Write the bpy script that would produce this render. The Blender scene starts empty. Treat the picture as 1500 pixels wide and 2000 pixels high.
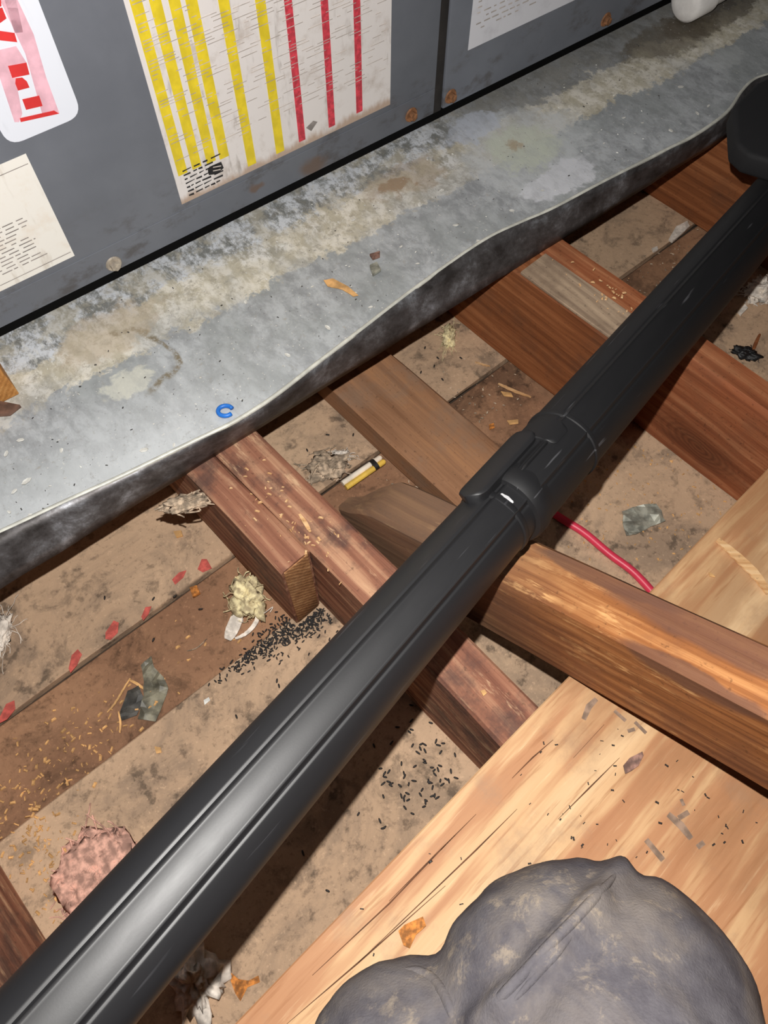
import bpy, bmesh, math, random
from mathutils import Vector, Matrix, noise
from mathutils.bvhtree import BVHTree

# ------------------------------------------------------------------ camera, world, flash, exposure
SC = bpy.context.scene
COL = SC.collection
FPX, CX, CY = 1444.0, 750.0, 1000.0            # focal length in pixels of the 1500 x 2000 frame
HC = 0.75                                      # lens height above the ceiling boards
_d = Vector(((740 - CX) / FPX, -(1740 - CY) / FPX, -1)).normalized()   # straight down, seen from the camera
_z = -_d
_y = Vector((0, 1, 0)); _y = (_y - _z * _y.dot(_z)).normalized()
_x = _y.cross(_z)
RC = Matrix((_x, _y, _z))                      # camera axes -> world axes
CAM = Vector((0, 0, HC))
cam_d = bpy.data.cameras.new('camera'); cam_o = bpy.data.objects.new('camera', cam_d); COL.objects.link(cam_o)
cam_d.sensor_fit = 'HORIZONTAL'; cam_d.sensor_width = 36; cam_d.lens = FPX / 1500 * 36
cam_d.clip_start = 0.01
cam_o.matrix_world = Matrix.Translation(CAM) @ RC.to_4x4()
SC.camera = cam_o

world = bpy.data.worlds.new('attic_dark'); SC.world = world; world.use_nodes = True
world.node_tree.nodes['Background'].inputs[0].default_value = (0.9, 0.93, 1, 1)
world.node_tree.nodes['Background'].inputs[1].default_value = 0.005

fl = bpy.data.lights.new('phone_flash', 'POINT'); fl.energy = 24.5; fl.shadow_soft_size = 0.004; fl.color = (1, 0.97, 0.93)
flo = bpy.data.objects.new('phone_flash', fl); COL.objects.link(flo)
flo.location = CAM + RC @ Vector((-0.010, 0.057, 0.0))

SC.view_settings.view_transform = 'Standard'; SC.view_settings.look = 'None'
SC.view_settings.gamma = 1; SC.view_settings.use_curve_mapping = False
SC.view_settings.exposure = 0.0

# ------------------------------------------------------------------ measuring helpers
def ray(px, py):
    return (RC @ Vector(((px - CX) / FPX, -(py - CY) / FPX, -1))).normalized()
def P(px, py, z=0.0):                          # where a sight line meets height z
    d = ray(px, py); return CAM + d * ((z - HC) / d.z)
A43 = math.radians(43)
U = Vector((math.cos(A43), math.sin(A43), 0)); W = Vector((-math.sin(A43), math.cos(A43), 0)); Z = Vector((0, 0, 1))
def UW(u, w, z=0.0): return U * u + W * w + Z * z
def frame(o, x, z=Z):
    x = x.normalized(); y = z.cross(x).normalized(); zz = x.cross(y)
    m = Matrix((x, y, zz)).transposed().to_4x4(); m.translation = o; return m
R = random.Random(7)

# ------------------------------------------------------------------ object helpers
def add(name, me, mat=None, parent=None, mtx=None):
    o = bpy.data.objects.new(name, me); COL.objects.link(o)
    if mat is not None and len(me.materials) == 0: me.materials.append(mat)
    if mtx is not None: o.matrix_world = mtx
    if parent is not None: o.parent = parent
    return o
def pyd(name, v, f, mat=None, parent=None, mtx=None, smooth=False, sharp=None):
    me = bpy.data.meshes.new(name); me.from_pydata([tuple(p) for p in v], [], f); me.update()
    if smooth:
        for p in me.polygons: p.use_smooth = True
        if sharp: me.set_sharp_from_angle(angle=math.radians(sharp))
    return add(name, me, mat, parent, mtx)
def empty(name, mtx):
    o = bpy.data.objects.new(name, None); COL.objects.link(o); o.matrix_world = mtx; o.empty_display_size = .02; return o
def tag(o, label, cat, group=None, kind=None):
    o['label'] = label
    if cat: o['category'] = cat
    if group: o['group'] = group
    if kind: o['kind'] = kind
    return o
def structure(o, label=None):
    o['kind'] = 'structure'
    if label: o['label'] = label
    return o
def fix_normals(me):
    bm = bmesh.new(); bm.from_mesh(me); bmesh.ops.recalc_face_normals(bm, faces=bm.faces); bm.to_mesh(me); bm.free()
def box_mesh(name, x0, x1, y0, y1, z0, z1, bev=0.0, seg=2):
    bm = bmesh.new(); bmesh.ops.create_cube(bm, size=1)
    for v in bm.verts:
        v.co = Vector((x0 if v.co.x < 0 else x1, y0 if v.co.y < 0 else y1, z0 if v.co.z < 0 else z1))
    if bev: bmesh.ops.bevel(bm, geom=bm.edges[:], offset=bev, segments=seg, affect='EDGES', profile=.5)
    me = bpy.data.meshes.new(name); bm.to_mesh(me); bm.free()
    for p in me.polygons: p.use_smooth = True
    me.set_sharp_from_angle(angle=math.radians(35)); return me
def lumber_mesh(name, L, Wd, H, seed=0, jit=.0008, r=.0025, step=.018, taper0=0.0):
    """a length of sawn timber along local X with worn corners and a slightly uneven surface"""
    sec = []
    nw = max(2, int(Wd / .012)); nh = max(2, int(H / .014))
    for i in range(nw + 1): sec.append((r + (Wd - 2 * r) * i / nw, 0))
    for i in range(nh + 1): sec.append((Wd, r + (H - 2 * r) * i / nh))
    for i in range(nw + 1): sec.append((Wd - r - (Wd - 2 * r) * i / nw, H))
    for i in range(nh + 1): sec.append((0, H - r - (H - 2 * r) * i / nh))
    n = len(sec); k = max(2, int(L / step)); v = []; f = []
    for i in range(k + 1):
        x = L * i / k
        for (y, z) in sec:
            q = Vector((x * 9 + seed * 7.3, y * 60, z * 60))
            d = noise.noise_vector(q) * jit
            e = noise.noise(Vector((x * 3, y * 4, seed * 3.1))) * jit * 1.5
            edge = (y < .003 or y > Wd - .003) and (z < .003 or z > H - .003)
            m = 1.8 if edge else 1
            v.append((x + (d.x if 0 < i < k else 0), y + d.y * m + e, z + d.z * m))
    for i in range(k):
        for j in range(n):
            a = i * n + j; b = i * n + (j + 1) % n
            f.append((a, b, b + n, a + n))
    f.append(tuple(reversed(range(n)))); f.append(tuple(range(k * n, k * n + n)))
    me = bpy.data.meshes.new(name); me.from_pydata(v, [], f); fix_normals(me)
    for p in me.polygons: p.use_smooth = True
    me.set_sharp_from_angle(angle=math.radians(40)); return me
def tube(pts, r, seg=10, caps=True, closed=False):
    """verts/faces of a round tube through points; r may be a list"""
    v = []; f = []; n = len(pts); prev = None
    for i, p in enumerate(pts):
        t = (pts[min(i + 1, n - 1)] - pts[max(i - 1, 0)]).normalized()
        if prev is None: a = t.orthogonal().normalized()
        else: a = (prev - t * prev.dot(t)).normalized()
        prev = a; b = t.cross(a); rr = r[i] if isinstance(r, (list, tuple)) else r
        for j in range(seg):
            th = 2 * math.pi * j / seg; v.append(p + (a * math.cos(th) + b * math.sin(th)) * rr)
    for i in range(n - 1):
        for j in range(seg):
            a = i * seg + j; b = i * seg + (j + 1) % seg; f.append((a, b, b + seg, a + seg))
    if caps: f.append(tuple(reversed(range(seg)))); f.append(tuple(range((n - 1) * seg, n * seg)))
    return v, f
def spline(pts, n):
    out = []; m = len(pts)
    for i in range(m - 1):
        p0, p1, p2, p3 = pts[max(i - 1, 0)], pts[i], pts[i + 1], pts[min(i + 2, m - 1)]
        for k in range(n):
            t = k / n
            out.append(.5 * (2 * p1 + (p2 - p0) * t + (2 * p0 - 5 * p1 + 4 * p2 - p3) * t * t + (3 * p1 - p0 - 3 * p2 + p3) * t ** 3))
    out.append(pts[-1]); return out

# ------------------------------------------------------------------ material helpers
def lin(c):
    return tuple((x / 255 / 12.92 if x / 255 <= .04045 else ((x / 255 + .055) / 1.055) ** 2.4) for x in c) + (1.0,)
class NB:
    def __init__(s, name):
        s.m = bpy.data.materials.new(name); s.m.use_nodes = True; s.t = s.m.node_tree
        s.b = s.t.nodes['Principled BSDF']; s.tc = s.t.nodes.new('ShaderNodeTexCoord'); s.obj = s.tc.outputs['Object']
    def n(s, k): return s.t.nodes.new(k)
    def l(s, a, b): s.t.links.new(a, b)
    def put(s, sock, v):
        if hasattr(v, 'links'): s.l(v, sock)
        elif v is not None: sock.default_value = v
    def rnd(s): return s.n('ShaderNodeObjectInfo').outputs['Random']
    def map(s, c, scale=(1, 1, 1), loc=(0, 0, 0), rot=(0, 0, 0), jitter=False):
        m = s.n('ShaderNodeMapping'); s.l(c, m.inputs[0]); m.inputs['Scale'].default_value = scale
        m.inputs['Location'].default_value = loc; m.inputs['Rotation'].default_value = rot
        o = m.outputs[0]
        if jitter:
            a = s.n('ShaderNodeVectorMath'); a.operation = 'ADD'; s.l(o, a.inputs[0])
            k = s.math('MULTIPLY', s.rnd(), 37.0); s.l(k, a.inputs[1]); o = a.outputs[0]
        return o
    def noise(s, c, scale, detail=4, rough=.55, dist=0.0):
        n = s.n('ShaderNodeTexNoise'); s.l(c, n.inputs['Vector']); n.inputs['Scale'].default_value = scale
        n.inputs['Detail'].default_value = detail; n.inputs['Roughness'].default_value = rough; n.inputs['Distortion'].default_value = dist
        return n.outputs['Fac']
    def voro(s, c, scale):
        n = s.n('ShaderNodeTexVoronoi'); s.l(c, n.inputs['Vector']); n.inputs['Scale'].default_value = scale; return n.outputs['Distance']
    def wave(s, c, scale, dist=3, detail=3, dscale=1.5, direction='Y'):
        n = s.n('ShaderNodeTexWave'); n.bands_direction = direction; s.l(c, n.inputs['Vector'])
        n.inputs['Scale'].default_value = scale; n.inputs['Distortion'].default_value = dist
        n.inputs['Detail'].default_value = detail; n.inputs['Detail Scale'].default_value = dscale; return n.outputs['Fac']
    def math(s, op, a, b=None, clamp=False):
        n = s.n('ShaderNodeMath'); n.operation = op; n.use_clamp = clamp; s.put(n.inputs[0], a)
        if b is not None: s.put(n.inputs[1], b)
        return n.outputs[0]
    def step(s, v, a, b):                      # smoothstep from a to b (a may exceed b)
        n = s.n('ShaderNodeMapRange'); n.interpolation_type = 'SMOOTHSTEP'; s.put(n.inputs[0], v)
        lo, hi, t0, t1 = (a, b, 0, 1) if a < b else (b, a, 1, 0)
        n.inputs[1].default_value = lo; n.inputs[2].default_value = hi; n.inputs[3].default_value = t0; n.inputs[4].default_value = t1
        return n.outputs[0]
    def ramp(s, fac, stops):
        n = s.n('ShaderNodeValToRGB'); s.l(fac, n.inputs[0]); e = n.color_ramp.elements
        while len(e) < len(stops): e.new(.5)
        for i, (p, c) in enumerate(stops): e[i].position = p; e[i].color = lin(c)
        return n.outputs[0]
    def mix(s, fac, a, b, mode='MIX'):
        n = s.n('ShaderNodeMix'); n.data_type = 'RGBA'; n.blend_type = mode; s.put(n.inputs[0], fac)
        for k, c in ((6, a), (7, b)):
            s.put(n.inputs[k], lin(c) if isinstance(c, tuple) and len(c) == 3 else c)
        return n.outputs[2]
    def sep(s, c):
        n = s.n('ShaderNodeSeparateXYZ'); s.l(c, n.inputs[0]); return n.outputs
    def dist(s, c, p, scale=(1, 1, 1)):        # scaled distance to a point
        m = s.n('ShaderNodeVectorMath'); m.operation = 'SUBTRACT'; s.l(c, m.inputs[0]); m.inputs[1].default_value = p
        k = s.n('ShaderNodeVectorMath'); k.operation = 'MULTIPLY'; s.l(m.outputs[0], k.inputs[0]); k.inputs[1].default_value = scale
        q = s.n('ShaderNodeVectorMath'); q.operation = 'LENGTH'; s.l(k.outputs[0], q.inputs[0]); return q.outputs['Value']
    def warp(s, c, scale, amt):                # coordinates shifted by coloured noise
        n = s.n('ShaderNodeTexNoise'); s.l(c, n.inputs['Vector']); n.inputs['Scale'].default_value = scale; n.inputs['Detail'].default_value = 4
        a = s.n('ShaderNodeVectorMath'); a.operation = 'SUBTRACT'; s.l(n.outputs['Color'], a.inputs[0]); a.inputs[1].default_value = (.5, .5, .5)
        b = s.n('ShaderNodeVectorMath'); b.operation = 'SCALE'; s.l(a.outputs[0], b.inputs[0]); b.inputs['Scale'].default_value = amt
        d = s.n('ShaderNodeVectorMath'); d.operation = 'ADD'; s.l(c, d.inputs[0]); s.l(b.outputs[0], d.inputs[1]); return d.outputs[0]
    def done(s, color, rough=.8, metal=0.0, bump=None, bstr=.3, bdist=.001, spec=None):
        s.put(s.b.inputs['Base Color'], lin(color) if isinstance(color, tuple) and len(color) == 3 else color)
        s.put(s.b.inputs['Roughness'], rough); s.put(s.b.inputs['Metallic'], metal)
        if spec is not None: s.b.inputs['Specular IOR Level'].default_value = spec
        if bump is not None:
            k = s.n('ShaderNodeBump'); s.l(bump, k.inputs['Height']); k.inputs['Strength'].default_value = bstr; k.inputs['Distance'].default_value = bdist
            s.l(k.outputs[0], s.b.inputs['Normal'])
        return s.m
def plain(name, c, rough=.7, metal=0.0, var=.12, scale=60, spec=None):
    b = NB(name); n = b.noise(b.obj, scale, 4)
    col = b.mix(b.step(n, .35, .7), tuple(max(0, x * (1 - var)) for x in c), tuple(min(255, x * (1 + var)) for x in c))
    return b.done(col, rough, metal, n, .15, spec=spec)
def wood(name, dark, mid, light, band=26, rough=.75, dirt=(70, 58, 50), dirt_amt=.45, scrape=None, ys=1.0, contrast=.3, dirt_scale=14, soiled=0, knots=(), streaks=()):
    b = NB(name)
    c = b.map(b.obj, (1, 1, 1), jitter=True)
    cw = b.warp(b.map(c, (.5, 1, 1)), 7, .016)
    w = b.wave(b.map(cw, (.10, 1 * ys, 1 * ys)), band * 1.6, 2.2, 3, 2.0, 'DIAGONAL')
    g = b.noise(b.map(cw, (.035, 1 * ys, 1 * ys)), 330, 6, .68, .2)
    g2 = b.noise(b.map(cw, (.07, 1 * ys, 1 * ys)), 75, 5, .6, .3)
    big = b.noise(b.map(c, (.3, 1, 1)), 12, 4, .6, .6)
    v = b.math('ADD', b.math('MULTIPLY', w, contrast * .38), b.math('ADD', b.math('MULTIPLY', g, .42), b.math('ADD', b.math('MULTIPLY', g2, .5), b.math('MULTIPLY', big, .32))))
    v = b.math('MULTIPLY', v, 1 / (contrast * .38 + 1.24))
    col = b.ramp(v, [(.34, dark), (.5, mid), (.64, light)])
    d = b.noise(c, dirt_scale, 7, .7)
    col = b.mix(b.math('MULTIPLY', b.step(d, .46, .66), dirt_amt), col, dirt)
    sp = b.noise(c, 260, 3, .6); col = b.mix(b.math('MULTIPLY', b.step(sp, .6, .72), .45), col, tuple(x * .45 for x in mid))
    if scrape:
        q = b.noise(b.map(c, (.16, 1, 1)), 90, 5, .75); q2 = b.noise(c, 14, 4)
        m = b.math('MULTIPLY', b.step(q, .54, .64), b.step(q2, .42, .6))
        col = b.mix(b.math('MULTIPLY', m, .85), col, scrape)
    for kp, rad in streaks:                    # long dark patches in the face
        dk = b.dist(b.warp(b.obj, 30, .012), kp, (.12, 1, .3)); col = b.mix(b.math('MULTIPLY', b.step(dk, rad, rad * .7), .8), col, (100, 68, 54))
    for kp in knots:
        dk = b.dist(b.warp(b.obj, 20, .012), kp, (.45, 1, 1)); rings = b.math('SINE', b.math('MULTIPLY', dk, 1500.0))
        col = b.mix(b.math('MULTIPLY', b.step(dk, .040, .006), b.math('ADD', .65, b.math('MULTIPLY', rings, .12))), col, tuple(x * .62 for x in dark))
    if soiled:                                 # grimy towards its low end
        x = b.math('ADD', b.sep(b.obj)[0], b.math('MULTIPLY', d, .12))
        col = b.mix(b.math('MULTIPLY', b.step(x, soiled, soiled * .45), .8), col, (104, 86, 72))
    return b.done(col, rough, 0, b.math('ADD', b.math('MULTIPLY', g, .6), b.math('ADD', g2, b.math('MULTIPLY', w, .3))), .5, .0012, spec=.25)

# ------------------------------------------------------------------ materials
def m_board(name, base, dark, pale, grime=.55, grime_scale=9):
    b = NB(name); c = b.map(b.obj, jitter=True)
    n1 = b.noise(c, 6, 6, .6, .5); n2 = b.noise(c, grime_scale, 7, .7, .8); n3 = b.noise(c, 210, 4, .7); n4 = b.noise(c, 60, 4, .6)
    col = b.mix(b.step(n1, .35, .68), base, pale)
    col = b.mix(b.math('MULTIPLY', b.step(n2, .46, .64), grime), col, dark)
    n5 = b.noise(c, 24, 7, .75, .4); col = b.mix(b.math('MULTIPLY', b.step(n5, .52, .66), .5), col, tuple(x * .8 for x in dark))
    k = b.math('MULTIPLY', b.step(n4, .54, .66), b.step(n2, .38, .6)); col = b.mix(b.math('MULTIPLY', k, .65), col, tuple(x * .55 for x in dark))
    col = b.mix(b.math('MULTIPLY', b.step(n3, .56, .7), .5), col, tuple(x * .6 for x in base))
    col = b.mix(b.math('MULTIPLY', b.step(n3, .42, .3), .3), col, tuple(min(255, x * 1.2) for x in pale))
    return b.done(col, .95, 0, b.math('ADD', n3, n4), .5, .001, spec=.15)
M_BOARD = m_board('dusty_ceiling_board', (190, 160, 132), (128, 112, 98), (204, 173, 143))
M_BOARD_DARK = m_board('dirty_brown_board', (142, 106, 82), (92, 70, 56), (172, 132, 102), .7)
M_SLAB = plain('ceiling_backing', (70, 58, 48), .95)
M_J_RED = wood('old_reddish_joist', (108, 66, 52), (150, 102, 80), (196, 152, 120), 22, dirt=(72, 58, 56), dirt_amt=.7, scrape=(214, 176, 140), dirt_scale=18)
def _front(px, py, u0, w1):                                   # a point seen on a joist's near side, in that joist's own axes
    d = ray(px, py); q = CAM + d * ((u0 - CAM.dot(U)) / d.dot(U)); return (w1 - q.dot(W), 0.0, q.z)
KNOTS = [_front(1362, 872, .573, .95)]
M_J_BROWN = wood('old_brown_joist', (98, 54, 30), (140, 84, 50), (172, 112, 72), 26, dirt=(86, 66, 54), dirt_amt=.3, contrast=.2)
M_J_CHEST = wood('chestnut_joist', (112, 58, 34), (150, 88, 56), (184, 124, 86), 24, dirt=(110, 78, 58), dirt_amt=.25, contrast=.25, knots=KNOTS)
M_J_GREY = wood('greyed_board', (120, 100, 84), (160, 138, 116), (190, 166, 140), 40, dirt=(90, 72, 60), dirt_amt=.4)
M_J_FLAT = wood('dusty_flat_board', (128, 90, 64), (156, 114, 84), (178, 130, 92), 16, dirt=(140, 118, 100), dirt_amt=.5, contrast=.25)
M_ENDGRAIN = wood('bare_end_grain', (120, 82, 52), (166, 120, 80), (204, 162, 116), 60, dirt_amt=.25, contrast=.5)
M_J_DARK = plain('dark_brown_wood', (112, 84, 70), .8, 0, .2)
M_SPLINT = wood('pale_splinter_wood', (190, 140, 92), (222, 178, 128), (238, 204, 160), 60, dirt_amt=.05)
M_BLOCK = wood('raw_block_wood', (150, 98, 50), (190, 132, 72), (214, 160, 98), 60, dirt_amt=.1)

def m_plywood():
    b = NB('plywood_face'); c = b.obj
    wv = b.warp(b.map(c, (.35, 1, 1)), 5, .06)
    st = b.map(c, (.06, 1, 1))
    bands = b.noise(b.map(wv, (.12, 1, 1)), 20, 4, .6, .5)
    g = b.noise(st, 210, 5, .65, .3); g2 = b.noise(b.map(c, (.10, 1, 1)), 70, 4, .6)
    base = b.ramp(b.math('ADD', b.math('MULTIPLY', bands, .8), b.math('MULTIPLY', g2, .2)), [(.38, (216, 182, 140)), (.49, (208, 168, 124)), (.53, (186, 136, 97)), (.64, (168, 116, 80))])
    col = b.mix(b.math('MULTIPLY', b.step(g, .54, .70), .55), base, (156, 104, 66))
    col = b.mix(b.math('MULTIPLY', b.step(g, .42, .28), .4), col, (240, 208, 164))
    d = b.noise(c, 16, 6, .7); col = b.mix(b.math('MULTIPLY', b.step(d, .5, .68), .4), col, (152, 126, 104))
    # dirt and shade beyond the brace, both painted into the colour
    x = b.sep(c)[0]
    far = b.math('MULTIPLY', b.step(b.math('ADD', x, b.math('MULTIPLY', d, .05)), .80, .86), b.step(b.noise(b.map(c, (.3, 1, 1)), 30, 5, .6), .3, .6))
    col = b.mix(b.math('MULTIPLY', far, .6), col, (150, 108, 74))
    return b.done(col, .6, 0, g, .25, .0008, spec=.3)
M_PLY = m_plywood()
M_PLY_EDGE = plain('plywood_edge', (214, 176, 128), .8)
M_CRACK = plain('grain_crack', (96, 62, 40), .9)
M_INK = plain('faded_grey_stamp_ink', (140, 116, 98), .9, 0, .15, 120)
M_BLACK_WAND = None
def m_plastic(name, c, rough, scratch=.25):
    b = NB(name); n = b.noise(b.map(b.obj, (.25, 1, 1)), 120, 4, .6); f = b.noise(b.obj, 900, 2, .5)
    s = b.noise(b.map(b.obj, (.06, 1, 1)), 260, 2, .5)
    col = b.mix(b.math('MULTIPLY', b.step(s, .68, .76), scratch), c, (90, 90, 94))
    r = b.math('ADD', rough, b.math('MULTIPLY', n, .12))
    return b.done(col, r, 0, f, .05, .0002, spec=.5)
M_WAND = m_plastic('black_wand_plastic', (27, 27, 29), .43)
M_WAND2 = m_plastic('black_wand_plastic_worn', (22, 22, 24), .5, .5)
M_PALE_LINE = plain('pale_line_grey', (190, 190, 192), .5)
M_NOZZLE = m_plastic('black_nozzle_plastic', (16, 16, 19), .75, .05)

def m_galv_lip():  # darker than the pan floor: shade of the upright face in its colour
    b = NB('galvanized_lip'); n = b.noise(b.map(b.obj, (.8, 1, 1)), 30, 7, .75, .15)
    col = b.ramp(n, [(.36, (66, 62, 61)), (.52, (100, 97, 98)), (.60, (128, 128, 131)), (.7, (176, 178, 186))])
    return b.done(col, .45, .55, n, .1, .0006)
M_LIP = m_galv_lip()
M_HEM = plain('hem_caught_light', (206, 206, 196), .45, .1, .08)  # light caught along the rim, painted as a pale colour
FURN_RUST = []
def m_furnace():
    b = NB('dark_grey_furnace_paint'); n = b.noise(b.obj, 9, 5, .6); f = b.noise(b.obj, 160, 3)
    z = b.sep(b.obj)[2]
    col = b.mix(b.step(n, .3, .7), (113, 117, 126), (124, 128, 137))
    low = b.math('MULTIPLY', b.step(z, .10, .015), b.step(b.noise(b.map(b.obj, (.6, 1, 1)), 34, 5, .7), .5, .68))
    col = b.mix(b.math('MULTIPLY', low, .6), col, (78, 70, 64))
    for (px, rad) in FURN_RUST:
        m = b.step(b.dist(b.warp(b.obj, 60, .02), px, (1, 0, 1.6)), rad, rad * .3); col = b.mix(b.math('MULTIPLY', m, .7), col, (120, 92, 68))
    return b.done(col, b.math('ADD', .42, b.math('MULTIPLY', n, .15)), 0, f, .08, .0004)
M_GAP_BLACK = plain('gap_strip_black', (12, 12, 12), .9, 0, .05, 60, .1)
M_FURN_D = plain('furnace_seam_rubber', (44, 40, 38), .8)
M_RUSTY = plain('rusty_screw', (150, 104, 70), .7, .1, .22, 130)
M_ZINC = plain('zinc_screw', (196, 184, 168), .5, .3, .12, 130)
def m_paper(name, c, stain, amt, foot=None):
    b = NB(name); n = b.noise(b.obj, 30, 5, .65); h = b.noise(b.map(b.obj, (1, 1, .25)), 45, 4, .7)
    col = b.mix(b.math('MULTIPLY', b.step(n, .5, .75), amt), c, stain)
    col = b.mix(b.math('MULTIPLY', b.step(h, .56, .72), amt), col, tuple(x * .8 for x in stain))
    if foot is not None:                       # brown grime along the lower edge
        z = b.math('ADD', b.sep(b.obj)[2], b.math('MULTIPLY', b.math('SUBTRACT', h, .5), .03))
        col = b.mix(b.math('MULTIPLY', b.step(z, foot + .012, foot + .001), .75), col, (176, 142, 112))
    return b.done(col, .55, 0, spec=.35)
M_LABEL2 = m_paper('cream_label_paper', (252, 248, 240), (230, 206, 178), .4)
M_LABEL3 = m_paper('white_label_paper', (232, 232, 238), (190, 188, 194), .4)
M_STICKER = m_paper('glossy_white_sticker', (238, 242, 252), (230, 234, 246), .2)
M_RED_INK = plain('red_print', (226, 58, 58), .5, 0, .04)
M_PINK_INK = plain('pale_red_print', (240, 190, 204), .5, 0, .06)
M_YEL_INK = plain('yellow_print', (240, 214, 50), .5, 0, .05)
M_RED2_INK = plain('crimson_print', (216, 70, 84), .5, 0, .12, 200)
M_BLK_INK = plain('black_print', (40, 38, 40), .6)
M_GREY_INK = plain('grey_print', (150, 142, 138), .7)
M_LIGHT_INK = plain('faint_print', (196, 186, 178), .7)

# ------------------------------------------------------------------ ceiling boards under foot (the attic's floor)
AP = math.radians(40.05)
PX = Vector((math.cos(AP), math.sin(AP), 0)); PY = Vector((-math.sin(AP), math.cos(AP), 0))
S1 = P(0, 1410).dot(PY)                                     # the seam seen between the pale and the brown board
fm = frame(Vector((0, 0, 0)), PX)
floor = add('floor', box_mesh('floor', -1.3, 2.2, -1.0, 1.6, -.034, -.014), M_SLAB, mtx=fm)
structure(floor, 'dusty board ceiling seen from above between the joists')
for (y0, y1, zt, m, lab) in ((S1 + .002, S1 + .30, 0, M_BOARD, 'pale dusty ceiling board with red paint dabs'),
                        (S1 + .303, S1 + .75, 0, M_BOARD, None),
                        (S1 - .098, S1 - .001, -.005, M_BOARD_DARK, 'dirty brown ceiling board lying lower than its neighbours'),
                        (S1 - .95, S1 - .1, 0, M_BOARD, None)):
    L = 3.3; me = lumber_mesh('plank', L, y1 - y0, .012, seed=int(y0 * 100), jit=.0007, r=.0012, step=.03)
    o = add('plank', me, m, floor); o.location = (-1.2, y0, zt - .012)
    if lab: o['label'] = lab
    if m is M_BOARD and y0 > S1 and y0 < S1 + .1: PLANK_PALE = o

# ------------------------------------------------------------------ joists
def joist(u0, u1, w0, w1, z0, z1, mat, label, seed, cat='joist', name='ceiling_joist', group=None, jit=.0009, r=.0028):
    L = abs(w1 - w0)
    m = frame(UW(u0, w1, z0), -W)                           # local X runs down the joist, Y is +U
    me = lumber_mesh(name, L, u1 - u0, z1 - z0, seed, jit, r)
    o = add(name, me, mat, mtx=m); tag(o, label, cat, group); return o
HJ = .14
JA = joist(.108, .1405, .243, .95, 0, HJ, M_J_RED, 'sawn-off reddish joist ending in a bare cut face beside the wand', 1, group='ceiling joists')
joist(.1415, .187, -.75, .95, 0, HJ, M_J_RED, 'long reddish joist running from the pan under wand and plywood', 2, group='ceiling joists')
joist(.573, .609, -.75, .95, 0, HJ, M_J_CHEST, 'chestnut joist with a dark knot, right of the wand', 3, group='ceiling joists')
joist(.531, .572, .172, .95, 0, HJ, M_J_BROWN, 'brown joist doubled against another with a greyed top edge', 4, group='ceiling joists')
joist(.905, .945, -.4, .95, 0, HJ, M_J_BROWN, 'dark brown joist farthest back beside the black nozzle', 5, group='ceiling joists')
joist(-.278, -.237, -.75, .95, 0, HJ, M_J_RED, 'brown joist at the bottom left edge next to pink fluff', 6, group='ceiling joists')
ce = add('cut_end', box_mesh('cut_end', -.0005, .0012, .0022, .0300, .003, HJ - .003, .0006), M_ENDGRAIN, JA); ce.location = (.95 - .243, 0, 0); ce['label'] = 'bare sawn end of the joist'
g = add('wane_strip', lumber_mesh('wane_strip', .168, .042, .004, 9, .0006, .0008), M_J_GREY, mtx=frame(UW(.530, .338, HJ + .0007), -W)); 
tag(g, 'greyed thin wooden strip lying on top of the doubled joist', 'strip')
fb = joist(.317, .407, .205, .95, .001, .040, M_J_FLAT, 'wide dusty board lying flat on the ceiling boards under the pan', 8, 'board', 'flat_board')

# brace: rises towards the right over the edge of the plywood
bd = (-W + U * .095 + Z * .476).normalized()
side = (U + W * .095).normalized(); up = bd.cross(side)
if up.z < 0: up = -up
BR_D = .101
t0 = UW(.2165, .007, .272)                                   # on its upper front edge
st = t0 - bd * ((.272 - .007) / abs(bd.dot(W)))
bm_ = Matrix((bd, up.cross(bd), up)).transposed().to_4x4(); yv = up.cross(bd)
org = st - up * BR_D - (yv * .046 if yv.dot(U) < 0 else Vector((0, 0, 0)))
bm_.translation = org
me = lumber_mesh('wooden_brace', 1.02, .046, BR_D, 11, .0012, .004)
for vv in me.vertices:                                       # worn, tapering low end
    if vv.co.x < .06:
        t = vv.co.x / .06; t = t * t * (3 - 2 * t); k = .35 + .65 * t
        vv.co.y = vv.co.y * k if yv.dot(U) > 0 else .046 - (.046 - vv.co.y) * k
        vv.co.z *= .80 + .20 * t
def _btop(px, py):
    d = ray(px, py); return tuple(bm_.inverted() @ (CAM + d * ((t0 - CAM).dot(up) / d.dot(up))))
STREAKS = [(_btop(1450, 1268), .014), (_btop(1180, 1130), .008), (_btop(1350, 1320), .007)]
M_BRACE = wood('orange_brown_brace', (92, 50, 24), (152, 96, 54), (200, 144, 92), 30, rough=.65, dirt=(110, 72, 54), dirt_amt=.5, scrape=(228, 176, 118), contrast=.2, dirt_scale=10, soiled=.36, streaks=STREAKS)
brace = add('wooden_brace', me, M_BRACE, mtx=bm_); tag(brace, 'orange-brown wooden brace slanting up over the plywood edge', 'brace')

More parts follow.
